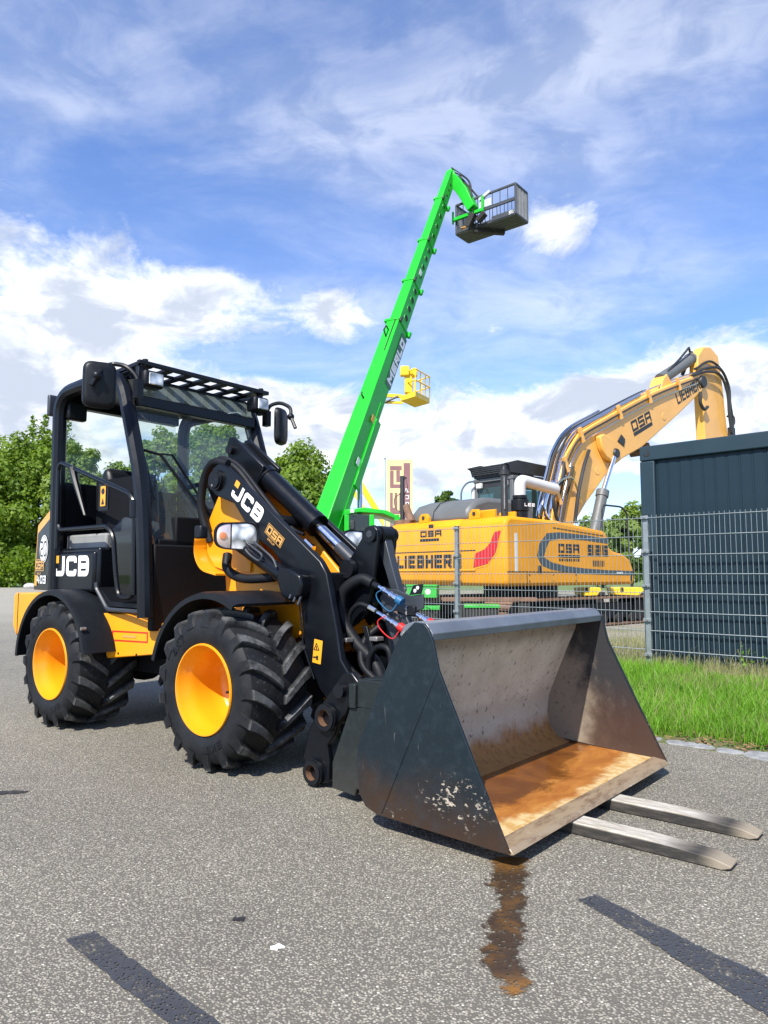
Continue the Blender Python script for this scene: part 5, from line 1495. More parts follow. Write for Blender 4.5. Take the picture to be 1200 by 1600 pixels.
# stick
sk = MB().prism([(9.62, 6.2), (9.68, 6.95), (10.02, 7.28), (10.45, 7.36), (10.90, 7.18), (11.06, 6.5), (11.35, 4.6), (11.42, 3.0), (10.6, 2.6), (10.0, 3.2), (9.9, 4.6), (9.86, 5.84)], -.22, .04)
sko = sk.build('stick', BM, EX, bev=.03)
MB().lathe([(-.34, .001), (-.34, .16), (-.28, .18), (-.28, .001)], 18, (9.74, 0, 6.22)).build('stick_pin', EXD, sko)
for pts, r_ in (([(9.3, -.25, 6.35), (9.9, -.30, 6.62), (10.7, -.34, 6.75), (11.2, -.34, 6.3), (11.25, -.32, 5.6), (11.35, -.30, 5.1)], .038), ([(9.2, -.27, 6.30), (9.9, -.34, 6.52), (10.6, -.38, 6.55), (11.0, -.38, 6.1), (11.1, -.36, 5.5), (11.25, -.34, 5.0)], .036),
                ([(9.5, -.20, 6.55), (10.3, -.28, 6.9), (11.1, -.30, 6.6), (11.4, -.28, 5.8), (11.55, -.26, 5.3), (11.4, -.26, 4.7)], .034), ([(9.55, -.3, 5.9), (9.55, -.3, 5.6), (9.75, -.3, 5.45), (9.95, -.3, 5.55)], .045),
                ([(11.35, -.2, 5.5), (11.7, -.2, 5.55), (11.75, -.2, 5.35), (11.5, -.2, 5.2)], .035), ([(9.4, .1, 6.45), (9.7, .12, 6.8), (10.0, .12, 7.2)], .05)):
    MB().tube(smoothpath(pts, 6), r_, 8).build('stick_hose', EXD, sko)
MB().box((11.38, -.28, 4.95), (.22, .14, .42)).build('hose_block', EXD, sko, bev=.02)
MB().tube([(11.50, -.22, 4.9), (11.62, -.22, 3.6)], .035, 7).build('stick_pipe', CHR, sko)
# undercarriage
MB().cyl((2.2, 0, .45), (2.2, 0, .76), .75, n=28).bb(.9, 3.5, -.9, .9, .15, .48).build('undercarriage', EXD, EX)
pad = None
for s_ in (-1, 1):
    y0, y1 = (-1.50, -.88) if s_ < 0 else (.88, 1.50)
    tf = MB().prism([(.35, .08), (.35, .38), (4.25, .38), (4.25, .08)], y0 + .16, y1 - .16)
    for k in range(8): tf.cyl((.55 + .5 * k, y0 + .1, .08), (.55 + .5 * k, y1 - .1, .08), .10, n=12)
    for x in (.30, 4.32): tf.cyl((x, y0 + .1, .23), (x, y1 - .1, .23), .22, n=18)
    tfo = tf.build('track_frame', TRD, EX)
    tfo['kind'] = 'stuff'
    n_ = 46; per = []
    L1, r_ = 4.02, .255
    tot = 2 * L1 + 2 * PI * r_
    for k in range(n_):
        s = tot * k / n_
        if s < L1: p_, a = (.30 + s, .23 + r_), 0
        elif s < L1 + PI * r_: q = (s - L1) / r_; p_, a = (4.32 + r_ * math.sin(q), .23 + r_ * math.cos(q)), q
        elif s < 2 * L1 + PI * r_: p_, a = (4.32 - (s - L1 - PI * r_), .23 - r_), PI
        else: q = (s - 2 * L1 - PI * r_) / r_; p_, a = (.30 - r_ * math.sin(q), .23 - r_ * math.cos(q)), PI + q
        if pad is None:
            mb = MB().box((0, 0, 0), (.19, .60, .022)).box((-.07, 0, .022), (.018, .60, .03)).box((.04, 0, .018), (.016, .60, .022))
            pad = mb.build('track_pad', TRK, tfo, smooth=False); po = pad
        else:
            po = pad.copy(); COL.objects.link(po); po.parent = tfo
        po.location = (p_[0], (y0 + y1) / 2, p_[1]); po.rotation_euler = (0, a, 0)

# ================================================================== TELEHANDLER
TH = empty('telehandler', (-1.4, 19.0, 0), 0, 'bright green telehandler with its long boom raised to a work platform', 'telehandler')
def thv(v): return Vector(v) - Vector((-1.4, 19.0, 0))
Bv = Vector((-1.28, 18.0, 2.55)); Tv = Vector((2.42, 25.0, 15.30))
AX = (Tv - Bv).normalized(); Lb = (Tv - Bv).length
Nv = Vector((AX.y, -AX.x, 0)).normalized()          # right-hand side plate faces this way
Uv = Nv.cross(AX).normalized()                      # back (upper) face
if Uv.dot(Vector((0, -1, 0))) < 0: Uv = -Uv
def bsec(t0, t1, w0, h0, w1, h1, cut=0.0):
    V_ = []
    for t_, w_, h_ in ((t0, w0, h0), (t1, w1, h1)):
        c = Bv + AX * (t_ * Lb)
        cw = w_ * .16
        for a, b in ((-w_ / 2 + cw, -h_ / 2), (w_ / 2 - cw, -h_ / 2), (w_ / 2, -h_ / 2 + cw), (w_ / 2, h_ / 2 - cw * .2), (w_ / 2 - cw * .2, h_ / 2), (-w_ / 2 + cw, h_ / 2), (-w_ / 2, h_ / 2 - cw), (-w_ / 2, -h_ / 2 + cw)):
            V_.append(thv(c + Nv * a + Uv * b))
    n = 8
    F = [tuple(range(n)), tuple(range(2 * n - 1, n - 1, -1))] + [(i, (i + 1) % n, n + (i + 1) % n, n + i) for i in range(n)]
    return MB().add(V_, F)
secs = [(-.16, .455, .56, .80, .47, .72), (.44, .585, .40, .61, .38, .585), (.575, .725, .36, .57, .345, .55), (.715, .885, .32, .53, .31, .51), (.875, 1.0, .27, .47, .26, .45)]
bsecs = []
for i, s_ in enumerate(secs):
    o = bsec(*s_).build('boom_section', GRN, TH, bev=.012); bsecs.append(o)
    if i < 4:
        c = Bv + AX * ((s_[1] - .004) * Lb)
        mb = MB()
        w_, h_ = s_[4] + .05, s_[5] + .05
        rot = Matrix((Nv, Uv, AX)).transposed()
        mb.box(thv(c), (w_, h_, .10), rot)
        mb.build('boom_collar', GRN, TH, bev=.01)
        MB().box(thv(c + Nv * (w_ / 2 + .02) - Uv * (h_ * .42)), (.08, .10, .22), rot).build('wear_pad', GRN, TH, bev=.01)
        MB().box(thv(c + Nv * (w_ / 2 + .015) + Uv * (h_ * .40)), (.05, .08, .20), rot).build('wear_pad', EXD, TH, bev=.01)
    if i in (1, 2, 3):
        for k in range(4):
            t_ = s_[0] + .025 + (s_[1] - s_[0] - .035) * (k + .5) / 4
            if i == 3: t_ = s_[0] + .02 + (s_[1] - s_[0] - .02) * (k + .5) / 4
            c = Bv + AX * (t_ * Lb) + Nv * (s_[2] / 2)
            rr_ = (.105, .09, .082)[i - 1]
            mb = MB(); V_ = []; n = 20
            for d, q in ((.004, .0), (.004, rr_), (.010, rr_ * 1.0), (.010, rr_ * 1.18), (-.002, rr_ * 1.22)):
                for j in range(n):
                    a = 2 * PI * j / n; V_.append(thv(c + Nv * d + (AX * math.cos(a) * 1.0 + Uv * math.sin(a)) * max(q, 1e-4)))
            F = [(kk * n + j, kk * n + (j + 1) % n, (kk + 1) * n + (j + 1) % n, (kk + 1) * n + j) for kk in range(2, 4) for j in range(n)]
            mb.add(V_, F).build('hole_ring', GRN, o)
            MB().add([thv(c + Nv * .004 + (AX * math.cos(2 * PI * j / n) + Uv * math.sin(2 * PI * j / n)) * rr_) for j in range(n)], [tuple(range(n))]).build('boom_hole', TRD, o, smooth=False)
    if i == 4:
        for k in range(4):
            c = Bv + AX * ((.89 + .022 * k) * Lb) + Nv * .136
            MB().add([thv(c + Nv * .002 + (AX * math.cos(2 * PI * j / 12) + Uv * math.sin(2 * PI * j / 12)) * .05) for j in range(12)], [tuple(range(12))]).build('boom_hole', TRD, o, smooth=False)
c = Bv + AX * (.305 * Lb) + Nv * .255 - Uv * .33
MB().add([thv(c + Nv * .002 + AX * a + Uv * b) for a, b in ((-.15, .0), (1.95, .0), (1.95, .34), (-.15, .34))], [(0, 1, 2, 3)]).build('lettering_strip', paint('dark_green', (0.012, 0.10, 0.03), 0.4), bsecs[0], smooth=False)
letters('maker_lettering', 'MERLO', thv(c + Uv * .035), AX, Uv, .275, .30, .085, .05, WHT, bsecs[0], lift=.006)
c0 = Bv + AX * (-.10 * Lb) + Nv * .277; c1 = Bv + AX * (.25 * Lb) + Nv * .256
MB().tube([thv(c0 - Uv * .10), thv(c1 - Uv * .10)], .012, 5).build('weld_line', GRN, bsecs[0])
MB().box(thv(Bv + AX * (.135 * Lb) + Nv * .28 - Uv * .24), (.05, .26, 2.3), Matrix((Nv, Uv, AX)).transposed()).build('side_cover', GRN, bsecs[0], bev=.01)
for t_, d in ((.42, .42), (.235, .40)):
    q = Bv + AX * (t_ * Lb) + Uv * d
    MB().tube([thv(q - Uv * .06), thv(q + Uv * .10), thv(q + Uv * .14 - AX * .22), thv(q - Uv * .06 - AX * .3)] if t_ > .4 else [thv(q - Uv * .06), thv(q + Uv * .10), thv(q + Uv * .12 + AX * .08)], .025, 6).build('hose_guide', EXD, bsecs[0])
MB().tube([thv(Bv + AX * (.36 * Lb) + Uv * .37 + Nv * .12), thv(Bv + AX * (.455 * Lb) + Uv * .37 + Nv * .12)], .018, 5).build('boom_pipe', TRD, bsecs[0])
# lift cylinder under the boom
MB().cyl(thv(Bv + AX * (.12 * Lb) - Uv * .46), thv(Vector((-.62, 18.6, 2.1))), .075, n=12).build('lift_cylinder', CHR, TH)
MB().box(thv(Bv + AX * (.125 * Lb) - Uv * .42), (.2, .3, .4), Matrix((Nv, Uv, AX)).transposed()).build('cylinder_mount', GRN, TH, bev=.02)
# boom head going down to the platform
hdv = Bv + AX * Lb
jd = Vector((.62, -.34, -.68)).normalized()
mb = MB()
def strut(a, b, w_, mb): return mb.tube([thv(a), thv(b)], w_, 4)
strut(hdv + Uv * .0, hdv + Vector((.16, -.05, .05)), .24, mb)
hj = mb.build('boom_head', GRN, TH, bev=.02)
j0 = hdv + Vector((.10, 0, -.15)); 
# platform: long axis Lx, short axis Ly
P0 = Vector((2.595, 25.0, 13.108)); Lx = Vector((1.862, -1.50, 0)); Ly = Vector((.52, .64, 0)); Hh = 1.06
j1 = P0 + Lx * .33 + Vector((-.08, -.1, .62))
MB().tube([thv(j0), thv(j0.lerp(j1, .5) + Vector((.05, 0, .05))), thv(j1)], [.28, .27, .22], 4).build('jib', GRN, hj, bev=.02)
MB().cyl(thv(hdv + Vector((.30, 0, .0))), thv(P0 + Lx * .50 + Vector((0, 0, .70))), .035, n=8).build('jib_rod', TRD, hj)
for a_, b_, r_ in (((.05, -.12, .1), (.25, -.12, .30), .022), ((.0, -.2, .2), (.30, -.2, .22), .018), ((-.05, -.16, -.2), (.20, -.2, .10), .018)):
    MB().tube(smoothpath([thv(hdv + Vector(a_)), thv(j0.lerp(j1, .35) + Vector(b_)), thv(j0.lerp(j1, .8) + Vector((.05, -.2, .12))), thv(P0 + Lx * .30 + Vector((0, -.2, .35)))], 5), r_, 6).build('jib_hose', TRD, hj)
for t_ in (.10, .20, .62):
    q = Bv + AX * (t_ * Lb) + Nv * (.30 if t_ < .5 else .19)
    MB().box(thv(q + Uv * .05), (.006, .14, .22), Matrix((Nv, Uv, AX)).transposed()).build('boom_label', WHT if t_ != .2 else ORG, bsecs[0])
pl = MB()
def pb(a, b, r_, mb, n=4): return mb.tube([thv(P0 + Lx * a[0] + Ly * a[1] + Vector((0, 0, a[2]))), thv(P0 + Lx * b[0] + Ly * b[1] + Vector((0, 0, b[2])))], r_, n)
PFM = paint('platform_grey', (0.035, 0.040, 0.045), 0.5, 0.15, 3.0)
PFP = paint('platform_panel', (0.30, 0.285, 0.26), 0.5, 0.12, 3.0)
for (a, b) in (((0, 0, 0), (1, 0, 0)), ((0, 1, 0), (1, 1, 0)), ((0, 0, 0), (0, 1, 0)), ((1, 0, 0), (1, 1, 0)), ((0, 0, Hh), (1, 0, Hh)), ((0, 1, Hh), (1, 1, Hh)), ((0, 0, Hh), (0, 1, Hh)), ((1, 0, Hh), (1, 1, Hh)), ((0, 0, .52), (1, 0, .52)), ((0, 1, .52), (1, 1, .52)),
               ((0, 0, 0), (0, 0, Hh)), ((1, 0, 0), (1, 0, Hh)), ((0, 1, 0), (0, 1, Hh)), ((1, 1, 0), (1, 1, Hh))):
    pb(a, b, .045, pl)
for k in range(1, 8):
    pb((k / 8, 0, 0), (k / 8, 0, Hh), .014, pl, 5); pb((k / 8, 1, 0), (k / 8, 1, Hh), .014, pl, 5)
plo = pl.build('work_platform', PFM, TH)
fl_ = MB()
for k in range(5):
    a = .03 + k * .2
    fl_.add([thv(P0 + Lx * x + Ly * (k * .2 + y) + Vector((0, 0, z))) for x in (.0, 1.) for y in (.012, .188) for z in (-.03, .02)], [(0, 1, 3, 2), (4, 6, 7, 5), (0, 4, 5, 1), (2, 3, 7, 6), (0, 2, 6, 4), (1, 5, 7, 3)])
    fo = fl_.build('floor_slat', PFM, plo, smooth=False); fl_ = MB()
for k in range(4):
    for sd in (1.0, 0.0):
        MB().add([thv(P0 + Lx * (sd + x) + Ly * (k * .25 + y) + Vector((0, 0, z))) for x in (-.008, .008) for y in (.02, .21) for z in (.04, Hh - .05)], [(0, 1, 3, 2), (4, 6, 7, 5), (0, 4, 5, 1), (2, 3, 7, 6), (0, 2, 6, 4), (1, 5, 7, 3)]).build('end_panel', PFP, plo, smooth=False)
for (x0, x1, mt, z0, z1) in ((.02, .40, PFM, 0, .14), (.62, .98, PFM, 0, .16), (.90, .975, WHT, .02, .15), (.42, .62, POL, .60, .86), (.10, .18, ORG, .05, .16)):
    MB().add([thv(P0 + Lx * x + Ly * y + Vector((0, 0, z))) for x in (x0, x1) for y in (-.06, -.04) for z in (z0, z1)], [(0, 1, 3, 2), (4, 6, 7, 5), (0, 4, 5, 1), (2, 3, 7, 6), (0, 2, 6, 4), (1, 5, 7, 3)]).build('kick_plate', mt, plo, smooth=False)
mb = MB(); pb((-.03, -.12, .50), (.50, -.12, .50), .075, mb); pb((-.03, -.12, .36), (-.03, -.12, .80), .05, mb); pb((.48, -.12, .42), (.48, -.12, 1.0), .055, mb)
mb.build('carrier_frame', GRN, plo)
mb = MB(); pb((.26, -.25, .0), (.36, -.25, .40), .15, mb); pb((.42, -.2, .10), (.54, -.2, .30), .13, mb, 10); pb((.30, .0, -.07), (.62, 1.0, -.07), .12, mb)
mb.build('rotator', TRD, plo)
mb = MB(); pb((.42, -.05, .92), (.60, -.05, 1.10), .07, mb); mb.build('control_box', POL, plo)
# chassis, cab and lamps
ch = MB().box((0.35, 1.3, .95), (2.0, 4.6, .85), Matrix.Rotation(.35, 3, 'Z')).box((-.05, .0, 1.6), (1.3, 2.6, .7), Matrix.Rotation(.35, 3, 'Z'))
cho = ch.build('chassis', GRN, TH, bev=.06)
for (x, y) in ((-.45, -.95), (1.35, -.55), (-.9, 2.6), (.9, 3.2)):
    MB().lathe([(-.2, .3), (-.22, .5), (-.18, .6), (0, .62), (.18, .6), (.22, .5), (.2, .3)], 28, (x, y, .60)).build('road_wheel', RUB, TH)
cbx = MB()
cx0, cx1, cy0, cy1 = .48, 1.72, -1.15, .6
for (x, y) in ((cx0, cy0), (cx1, cy0), (cx0, cy1), (cx1, cy1), (cx0 + .62, cy0)): cbx.tube([(x, y, 1.3), (x + (.0), y, 2.42)], .085, 4)
cbx.prism([(cx0 - .08, 2.40), (cx0 - .05, 2.54), (cx0 + .45, 2.60), (cx0 + 1.0, 2.52), (cx1 + .10, 2.34), (cx1 + .06, 2.27), (cx0 + .9, 2.44), (cx0 + .3, 2.48)], cy0 - .06, cy1 + .06)
cbx.bb(cx0, cx1, cy0, cy1, .9, 1.75)
cbo = cbx.build('cab', GRN, TH, bev=.015)
pane('cab_window', [(cx0 + .05, cy0 - .03, 1.75), (cx0 + .56, cy0 - .03, 1.75), (cx0 + .56, cy0 - .03, 2.42), (cx0 + .05, cy0 - .03, 2.44)], GLT, cbo)
MB().bb(cx0 + .7, cx1 - .1, cy0 + .5, cy0 + .55, 1.7, 2.0).build('cab_console', EXD, cbo)
pane('cab_window', [(cx0 + .66, cy0 - .03, 1.75), (cx1 - .05, cy0 - .03, 1.75), (cx1 - .05, cy0 - .03, 2.28), (cx0 + .66, cy0 - .03, 2.42)], GLS, cbo)
MB().bb(cx0 + .05, cx0 + .58, cy0 + .25, cy0 + .30, 1.7, 2.42).build('cab_rear', TRD, cbo)
MB().bb(cx0, cx1, cy0 + .1, cy1, 1.74, 1.78).build('cab_dash', EXD, cbo)
MB().bb(cx0 + .2, cx0 + .6, cy0 + .4, cy0 + .9, 1.6, 2.3).build('cab_seat', EXD, cbo, bev=.05)
MB().box((.62, -1.24, 2.50), (.10, .05, .08)).build('work_lamp', WHT, cbo, bev=.01)
MB().box((.62, -1.20, 2.16), (.12, .06, .22)).build('mirror', EXD, cbo, bev=.02)

# ================================================================== YELLOW BOOM LIFT, far behind
LI = empty('boom_lift', (.2, 30, 0), 0, 'yellow articulated boom lift with a small railed basket far behind the green boom', 'boom lift')
def lv(u): return Vector(u) - Vector((.2, 30, 0))
elb = Vector((-1.55, 30, 5.55)); top_ = Vector((-.55, 30, 8.15))
MB().tube([lv((.55, 30.2, 2.2)), lv(elb + Vector((.12, .1, -.1)))], .17, 4).build('lower_arm', LYE, LI)
MB().tube([lv((-.05, 29.7, 2.2)), lv(elb + Vector((-.30, -.3, -.1)))], .12, 4).build('lower_arm', LYE, LI)
MB().tube([lv(elb), lv(top_)], .16, 4).build('upper_arm', LYE, LI)
MB().tube([lv(top_ + Vector((0, 0, .35))), lv((.75, 30, 8.44))], .10, 4).build('jib', LYE, LI)
MB().tube([lv(top_ + Vector((0, 0, .05))), lv((.80, 30, 8.16))], .07, 4).build('jib', LYE, LI)
MB().tube([lv((-.1, 29.9, 8.10)), lv((.60, 29.9, 8.42))], .05, 5).build('jib_cylinder', EXD, LI)
MB().box((.2, .2, 1.2), (2.6, 2.0, 1.2)).box((.2, .2, 2.0), (1.4, 1.2, .8)).build('base', LYE, LI, bev=.05)
for (x, y) in ((-.8, -.9), (1.2, -.9), (-.8, 1.3), (1.2, 1.3)): MB().lathe([(-.2, .1), (-.2, .5), (.2, .5), (.2, .1)], 20, (x, y, .5)).build('road_wheel', RUB, LI)
q0, q1, q2 = Vector((.68, 29.6, 8.36)), Vector((1.27, 28.7, 8.33)), Vector((1.92, 29.9, 8.33))
q3 = q0 + q2 - q1
ba = MB()
fp = [q0, q1, q2, q3]
V_ = [lv(q) for q in fp] + [lv(q + Vector((0, 0, -.22))) for q in fp]
ba.add(V_, [(0, 1, 2, 3), (7, 6, 5, 4)] + [(i, (i + 1) % 4, 4 + (i + 1) % 4, 4 + i) for i in range(4)])
bao = ba.build('basket_floor', LYE, LI, bev=.01)
rl = MB()
for a, b in ((q1, q2), (q2, q3), (q0.lerp(q1, .5), q1)):
    for z in (.46, .92): rl.tube([lv(a + Vector((0, 0, z))), lv(b + Vector((0, 0, z)))], .028, 6)
for q in (q1, q2, q1.lerp(q2, .35), q1.lerp(q2, .7), q3, q2.lerp(q3, .5)): rl.tube([lv(q), lv(q + Vector((0, 0, .92)))], .024, 6)
rl.build('basket_rail', LYE, bao)
mb = MB().box(lv((1.02, 29.3, 8.85)), (.34, .3, .95)); mb.box(lv((.86, 29.2, 9.28)), (.38, .3, .42)).box(lv((1.25, 29.2, 9.22)), (.24, .3, .36))
mb.build('control_console', LYE, bao, bev=.05)

# ================================================================== BANNER
BN = empty('banner_flag', (.03, 24, 0), 0, 'tall cream and plum dealer banner on a thin metal pole', 'banner')
MB().cyl((0, 0, -.06), (0, 0, 4.86), .030, n=10).box((.0, -.02, 4.88), (.07, .07, .12)).build('pole', POL, BN)
MB().cyl((.0, -.03, 4.80), (.92, -.03, 4.78), .012, n=6).build('top_arm', POL, BN)
def ban(pts, name, mat, d, parent=None):
    nz = 14
    (x0, z0), (x1, z1) = pts
    V_ = []; F = []
    for i in range(nz + 1):
        for j in range(5):
            x = x0 + (x1 - x0) * j / 4; z = z0 + (z1 - z0) * i / nz
            V_.append((x, -.035 - d + .018 * math.sin(z * 3.1 + x * 2) * (x / .9), z))
    for i in range(nz):
        for j in range(4): F.append((i * 5 + j, i * 5 + j + 1, i * 5 + 6 + j, i * 5 + 5 + j))
    return MB().add(V_, F).build(name, mat, parent or BN, smooth=True, recalc=False)
clo = ban([(.05, 1.5), (.93, 4.77)], 'banner_cloth', FLY, 0)
ban([(.625, 1.6), (.84, 4.66)], 'banner_stripe', FLP, .006, clo)
def bl(x0, x1, z0, z1): ban([(x0, z0), (x1, z1)], 'banner_lettering', FLP, .006, clo)
# letters lying on their side, read upwards
bl(.17, .56, 4.42, 4.56); bl(.17, .29, 3.95, 4.40); bl(.38, .50, 4.02, 4.41); bl(.17, .54, 3.82, 3.94)
bl(.17, .26, 3.05, 3.66); bl(.33, .41, 3.05, 3.66); bl(.48, .56, 3.05, 3.66); bl(.17, .56, 2.95, 3.04); bl(.265, .325, 3.05, 3.16); 
bl(.17, .56, 2.72, 2.83); bl(.17, .28, 2.25, 2.71); bl(.45, .56, 2.25, 2.71); bl(.17, .56, 2.13, 2.24)
letters('banner_word', 'GROUP', (.80, -.07, 2.75), (0, 0, 1), (-1, 0, 0), .11, .13, .022, .10, WHT, clo, lift=.0)

# ================================================================== SITE CONTAINER
FD = Vector((.715, -.699, 0)).normalized(); FN = Vector((.699, .715, 0)).normalized()
CN = empty('site_container', (2.924, 8.20, 0), math.atan2(FD.y, FD.x), 'dark slate blue site container with ribbed walls behind the fence', 'container')
zb, zt = -.20, 2.405; CL, CW = 6.05, 2.44
fr = MB()
for x in (0, CL - .17):
    for y in (0, CW - .17): MB().bb(x, x + .17, y, y + .17, zb, zt - .175).build('corner_post', CNF, CN, bev=.012)
for y in (0, CW - .16): MB().bb(.0, CL, y, y + .16, zt - .172, zt).build('top_rail', CNF, CN, bev=.015)
for y in (0, CW - .16): MB().bb(.172, CL - .172, y + .001, y + .16, zb, zb + .16).build('bottom_rail', CNF, CN, bev=.01)
for x in (.001, CL - .161): MB().bb(x, x + .16, .162, CW - .162, zt - .172, zt - .002).build('end_rail', CNF, CN, bev=.01)
MB().bb(.1, CL - .1, .1, CW - .1, zt - .10, zt - .03).build('roof', CNT, CN)
MB().cyl((.085, -.004, zt - .085), (.085, .01, zt - .085), .038, n=20).build('casting_hole', TRD, CN)
MB().cyl((.075, -.006, zt - .080), (.075, -.003, zt - .080), .022, n=16).build('casting_plug', CNF, CN)
pan = None; k_ = 0; x = .172; pw_ = .1262
while x < CL - .172 - pw_ + .002:
    if pan is None:
        mb = MB().prism([(0.0008, .060), (0.0008, .045), (.018, .045), (.024, .0405), (pw_ - .024, .0405), (pw_ - .018, .045), (pw_ - .0008, .045), (pw_ - .0008, .060)], zb + .161, zt - .173, 'z')
        pan = mb.build('wall_panel', CNT, CN, smooth=False); po = pan
    else:
        po = pan.copy(); COL.objects.link(po)
    po.location = (x, 0, 0); x += pw_
MB().bb(.03, .06, .172, CW - .172, zb + .16, zt - .173).build('end_wall', CNT, CN)
for k in range(9):
    MB().cyl((.30 + .45 * k, .030, 1.02), (.30 + .45 * k, .046, 1.02), .012, n=8).build('wall_rivet', CNF, CN)

# ================================================================== FENCE
FE = empty('mesh_fence', tuple(F0), math.atan2(FD.y, FD.x), 'galvanised double bar mesh fence with upright posts and spiked top', 'fence')
PS = 2.60
wire = None
for k in range(-3, 3):
    px = k * PS
    MB().bb(px - .03, px + .03, -.02, .02, -.16, 1.585).build('fence_post', GAL, FE, bev=.004)
    MB().box((px, 0, 1.587), (.062, .042, .008)).build('post_cap', BLS, FE)
    for j in range(5):
        z = .10 + j * .365
        cl = MB().box((px, -.036, z), (.085, .018, .035)).build('fence_clip', GAL, FE, bev=.003)
        MB().cyl((px, -.055, z), (px, -.045, z), .011, n=8).build('clip_bolt', STL, cl)
for k in range(-3, 2):
    x0, x1 = k * PS + .032, (k + 1) * PS - .032
    for j in range(9):
        z = -.045 + .2 * j
        for y in (-.0385, -.0245):
            if wire is None:
                wire = MB().tube([(0, 0, 0), (PS - .064, 0, 0)], .0042, 6).build('horizontal_wire', GAL, FE); wo = wire
            else:
                wo = wire.copy(); COL.objects.link(wo)
            wo.location = (x0, y, z)
    vw = MB(); n = int(round((x1 - x0) / .05))
    for i in range(n + 1):
        x = x0 + (x1 - x0) * i / n
        vw.tube([(x, -.0315, -.06), (x, -.0315, 1.585)], .0027, 5)
    o = vw.build('vertical_wires', GAL, FE); o['kind'] = 'stuff'

# ================================================================== ODDMENTS BEHIND THE FENCE
o = empty('green_crate', (.64, 11.9, 0), -.2, 'green plastic crate with a white emblem behind the fence beside the post', 'crate')
t = MB().bb(-.24, .24, -.17, .17, .575, .60)
for a, b, c_, d in ((-.24, .24, -.17, -.15), (-.24, .24, .15, .17), (-.24, -.22, -.15, .15), (.22, .24, -.15, .15)): t.bb(a, b, c_, d, .60, .78)
t.bb(-.255, .255, -.185, -.17, .755, .785)
t.build('crate_body', GRN2, o, bev=.004)
plate('crate_emblem', circ(0, 0, .045, 18), (.10, -.1705, .67), (1, 0, 0), (0, 0, 1), WHT, o, .003)
o = empty('timber_beam', (1.35, 12.0, 0), -.03, 'weathered brown timber beam lying level on dark trestles behind the fence', 'timber')
MB().bb(-1.1, 1.15, -.12, .12, .505, .57).build('beam', TRK, o, bev=.008)
for x in (-.9, 0, .95): MB().bb(x - .09, x + .09, -.10, .10, -.06, .50).build('trestle', TRD, o, bev=.01)
o = empty('lidded_bin', (1.50, 11.2, 0), -.1, 'dark bin with a bright green rim right of the fence post', 'bin')
MB().prism([(-.23, -.06), (-.25, .44), (.25, .44), (.23, -.06)], -.22, .22).build('bin_body', TRD, o, bev=.02)
MB().bb(-.27, .27, -.24, .24, .442, .490).build('bin_rim', GRN2, o, bev=.01)
o = empty('green_tray', (.62, 11.2, 0), -.1, 'low green tray on a dark box left of the fence post', 'tray')
MB().bb(-.22, .22, -.2, .2, -.06, .41).build('tray_box', TRD, o, bev=.02)
MB().bb(-.24, .24, -.22, .22, .412, .465).build('tray_rim', GRN2, o, bev=.01)
for (x, y, w_, lab) in ((4.75, 17.0, .40, 'small yellow compactor under the excavator tail, left one of the pair'), (5.62, 17.0, .56, 'wider small yellow compactor under the excavator, right one of the pair')):
    o = empty('plate_compactor', (x, y, 0), 0, lab, 'compactor', 'yellow compactors behind the excavator')
    MB().prism([(-w_ * .62, .655), (w_ * .58, .65), (w_ * .66, .52), (w_ * .3, .43), (-w_ * .2, .40), (-w_ * .55, .46)], -.3, .3).build('compactor_hood', LYE, o, bev=.03)
    MB().prism([(-w_ * .5, .40), (w_ * .7, .50), (w_ * .78, .30), (w_ * .5, -.05), (-w_ * .5, -.05)], -.28, .28).cyl((w_ * .62, -.33, .48), (w_ * .62, .33, .48), .085, n=16).build('compactor_base', TRD, o, bev=.02)
    MB().box((-w_ * .28, -.305, .60), (.07, .02, .10)).build('compactor_slot', TRD, o)
# ================================================================== VEGETATION
def quads_mesh(name, C, U, V, mat, parent=None, pts=6):
    """many small leaf-shaped faces: centres C, half-length vectors U, half-width vectors V"""
    n = len(C)
    W_ = np.cross(U, V); W_ /= (np.linalg.norm(W_, axis=1, keepdims=True) + 1e-9)
    bend = W_ * np.linalg.norm(V, axis=1, keepdims=True) * .5
    P = np.stack([C - U, C - U * .2 + V - bend * .6, C + U * .9 + V * .15 - bend, C + U, C - U * .2 - V - bend * .6], 1)
    P = np.stack([C - U, C + V - bend * .5, C + U, C - V - bend * .5], 1).reshape(-1, 3)
    me = bpy.data.meshes.new(name)
    me.vertices.add(n * 4); me.loops.add(n * 4); me.polygons.add(n)
    me.vertices.foreach_set('co', P.astype(np.float32).ravel())
    me.loops.foreach_set('vertex_index', np.arange(n * 4, dtype=np.int32))
    me.polygons.foreach_set('loop_start', np.arange(0, n * 4, 4, dtype=np.int32))
    me.materials.append(mat); me.update(calc_edges=True)
    o = bpy.data.objects.new(name, me); COL.objects.link(o)
    if parent is not None: o.parent = parent
    return o


def rand_dir(n):
    v = rng.normal(size=(n, 3)); return v / np.linalg.norm(v, axis=1, keepdims=True)


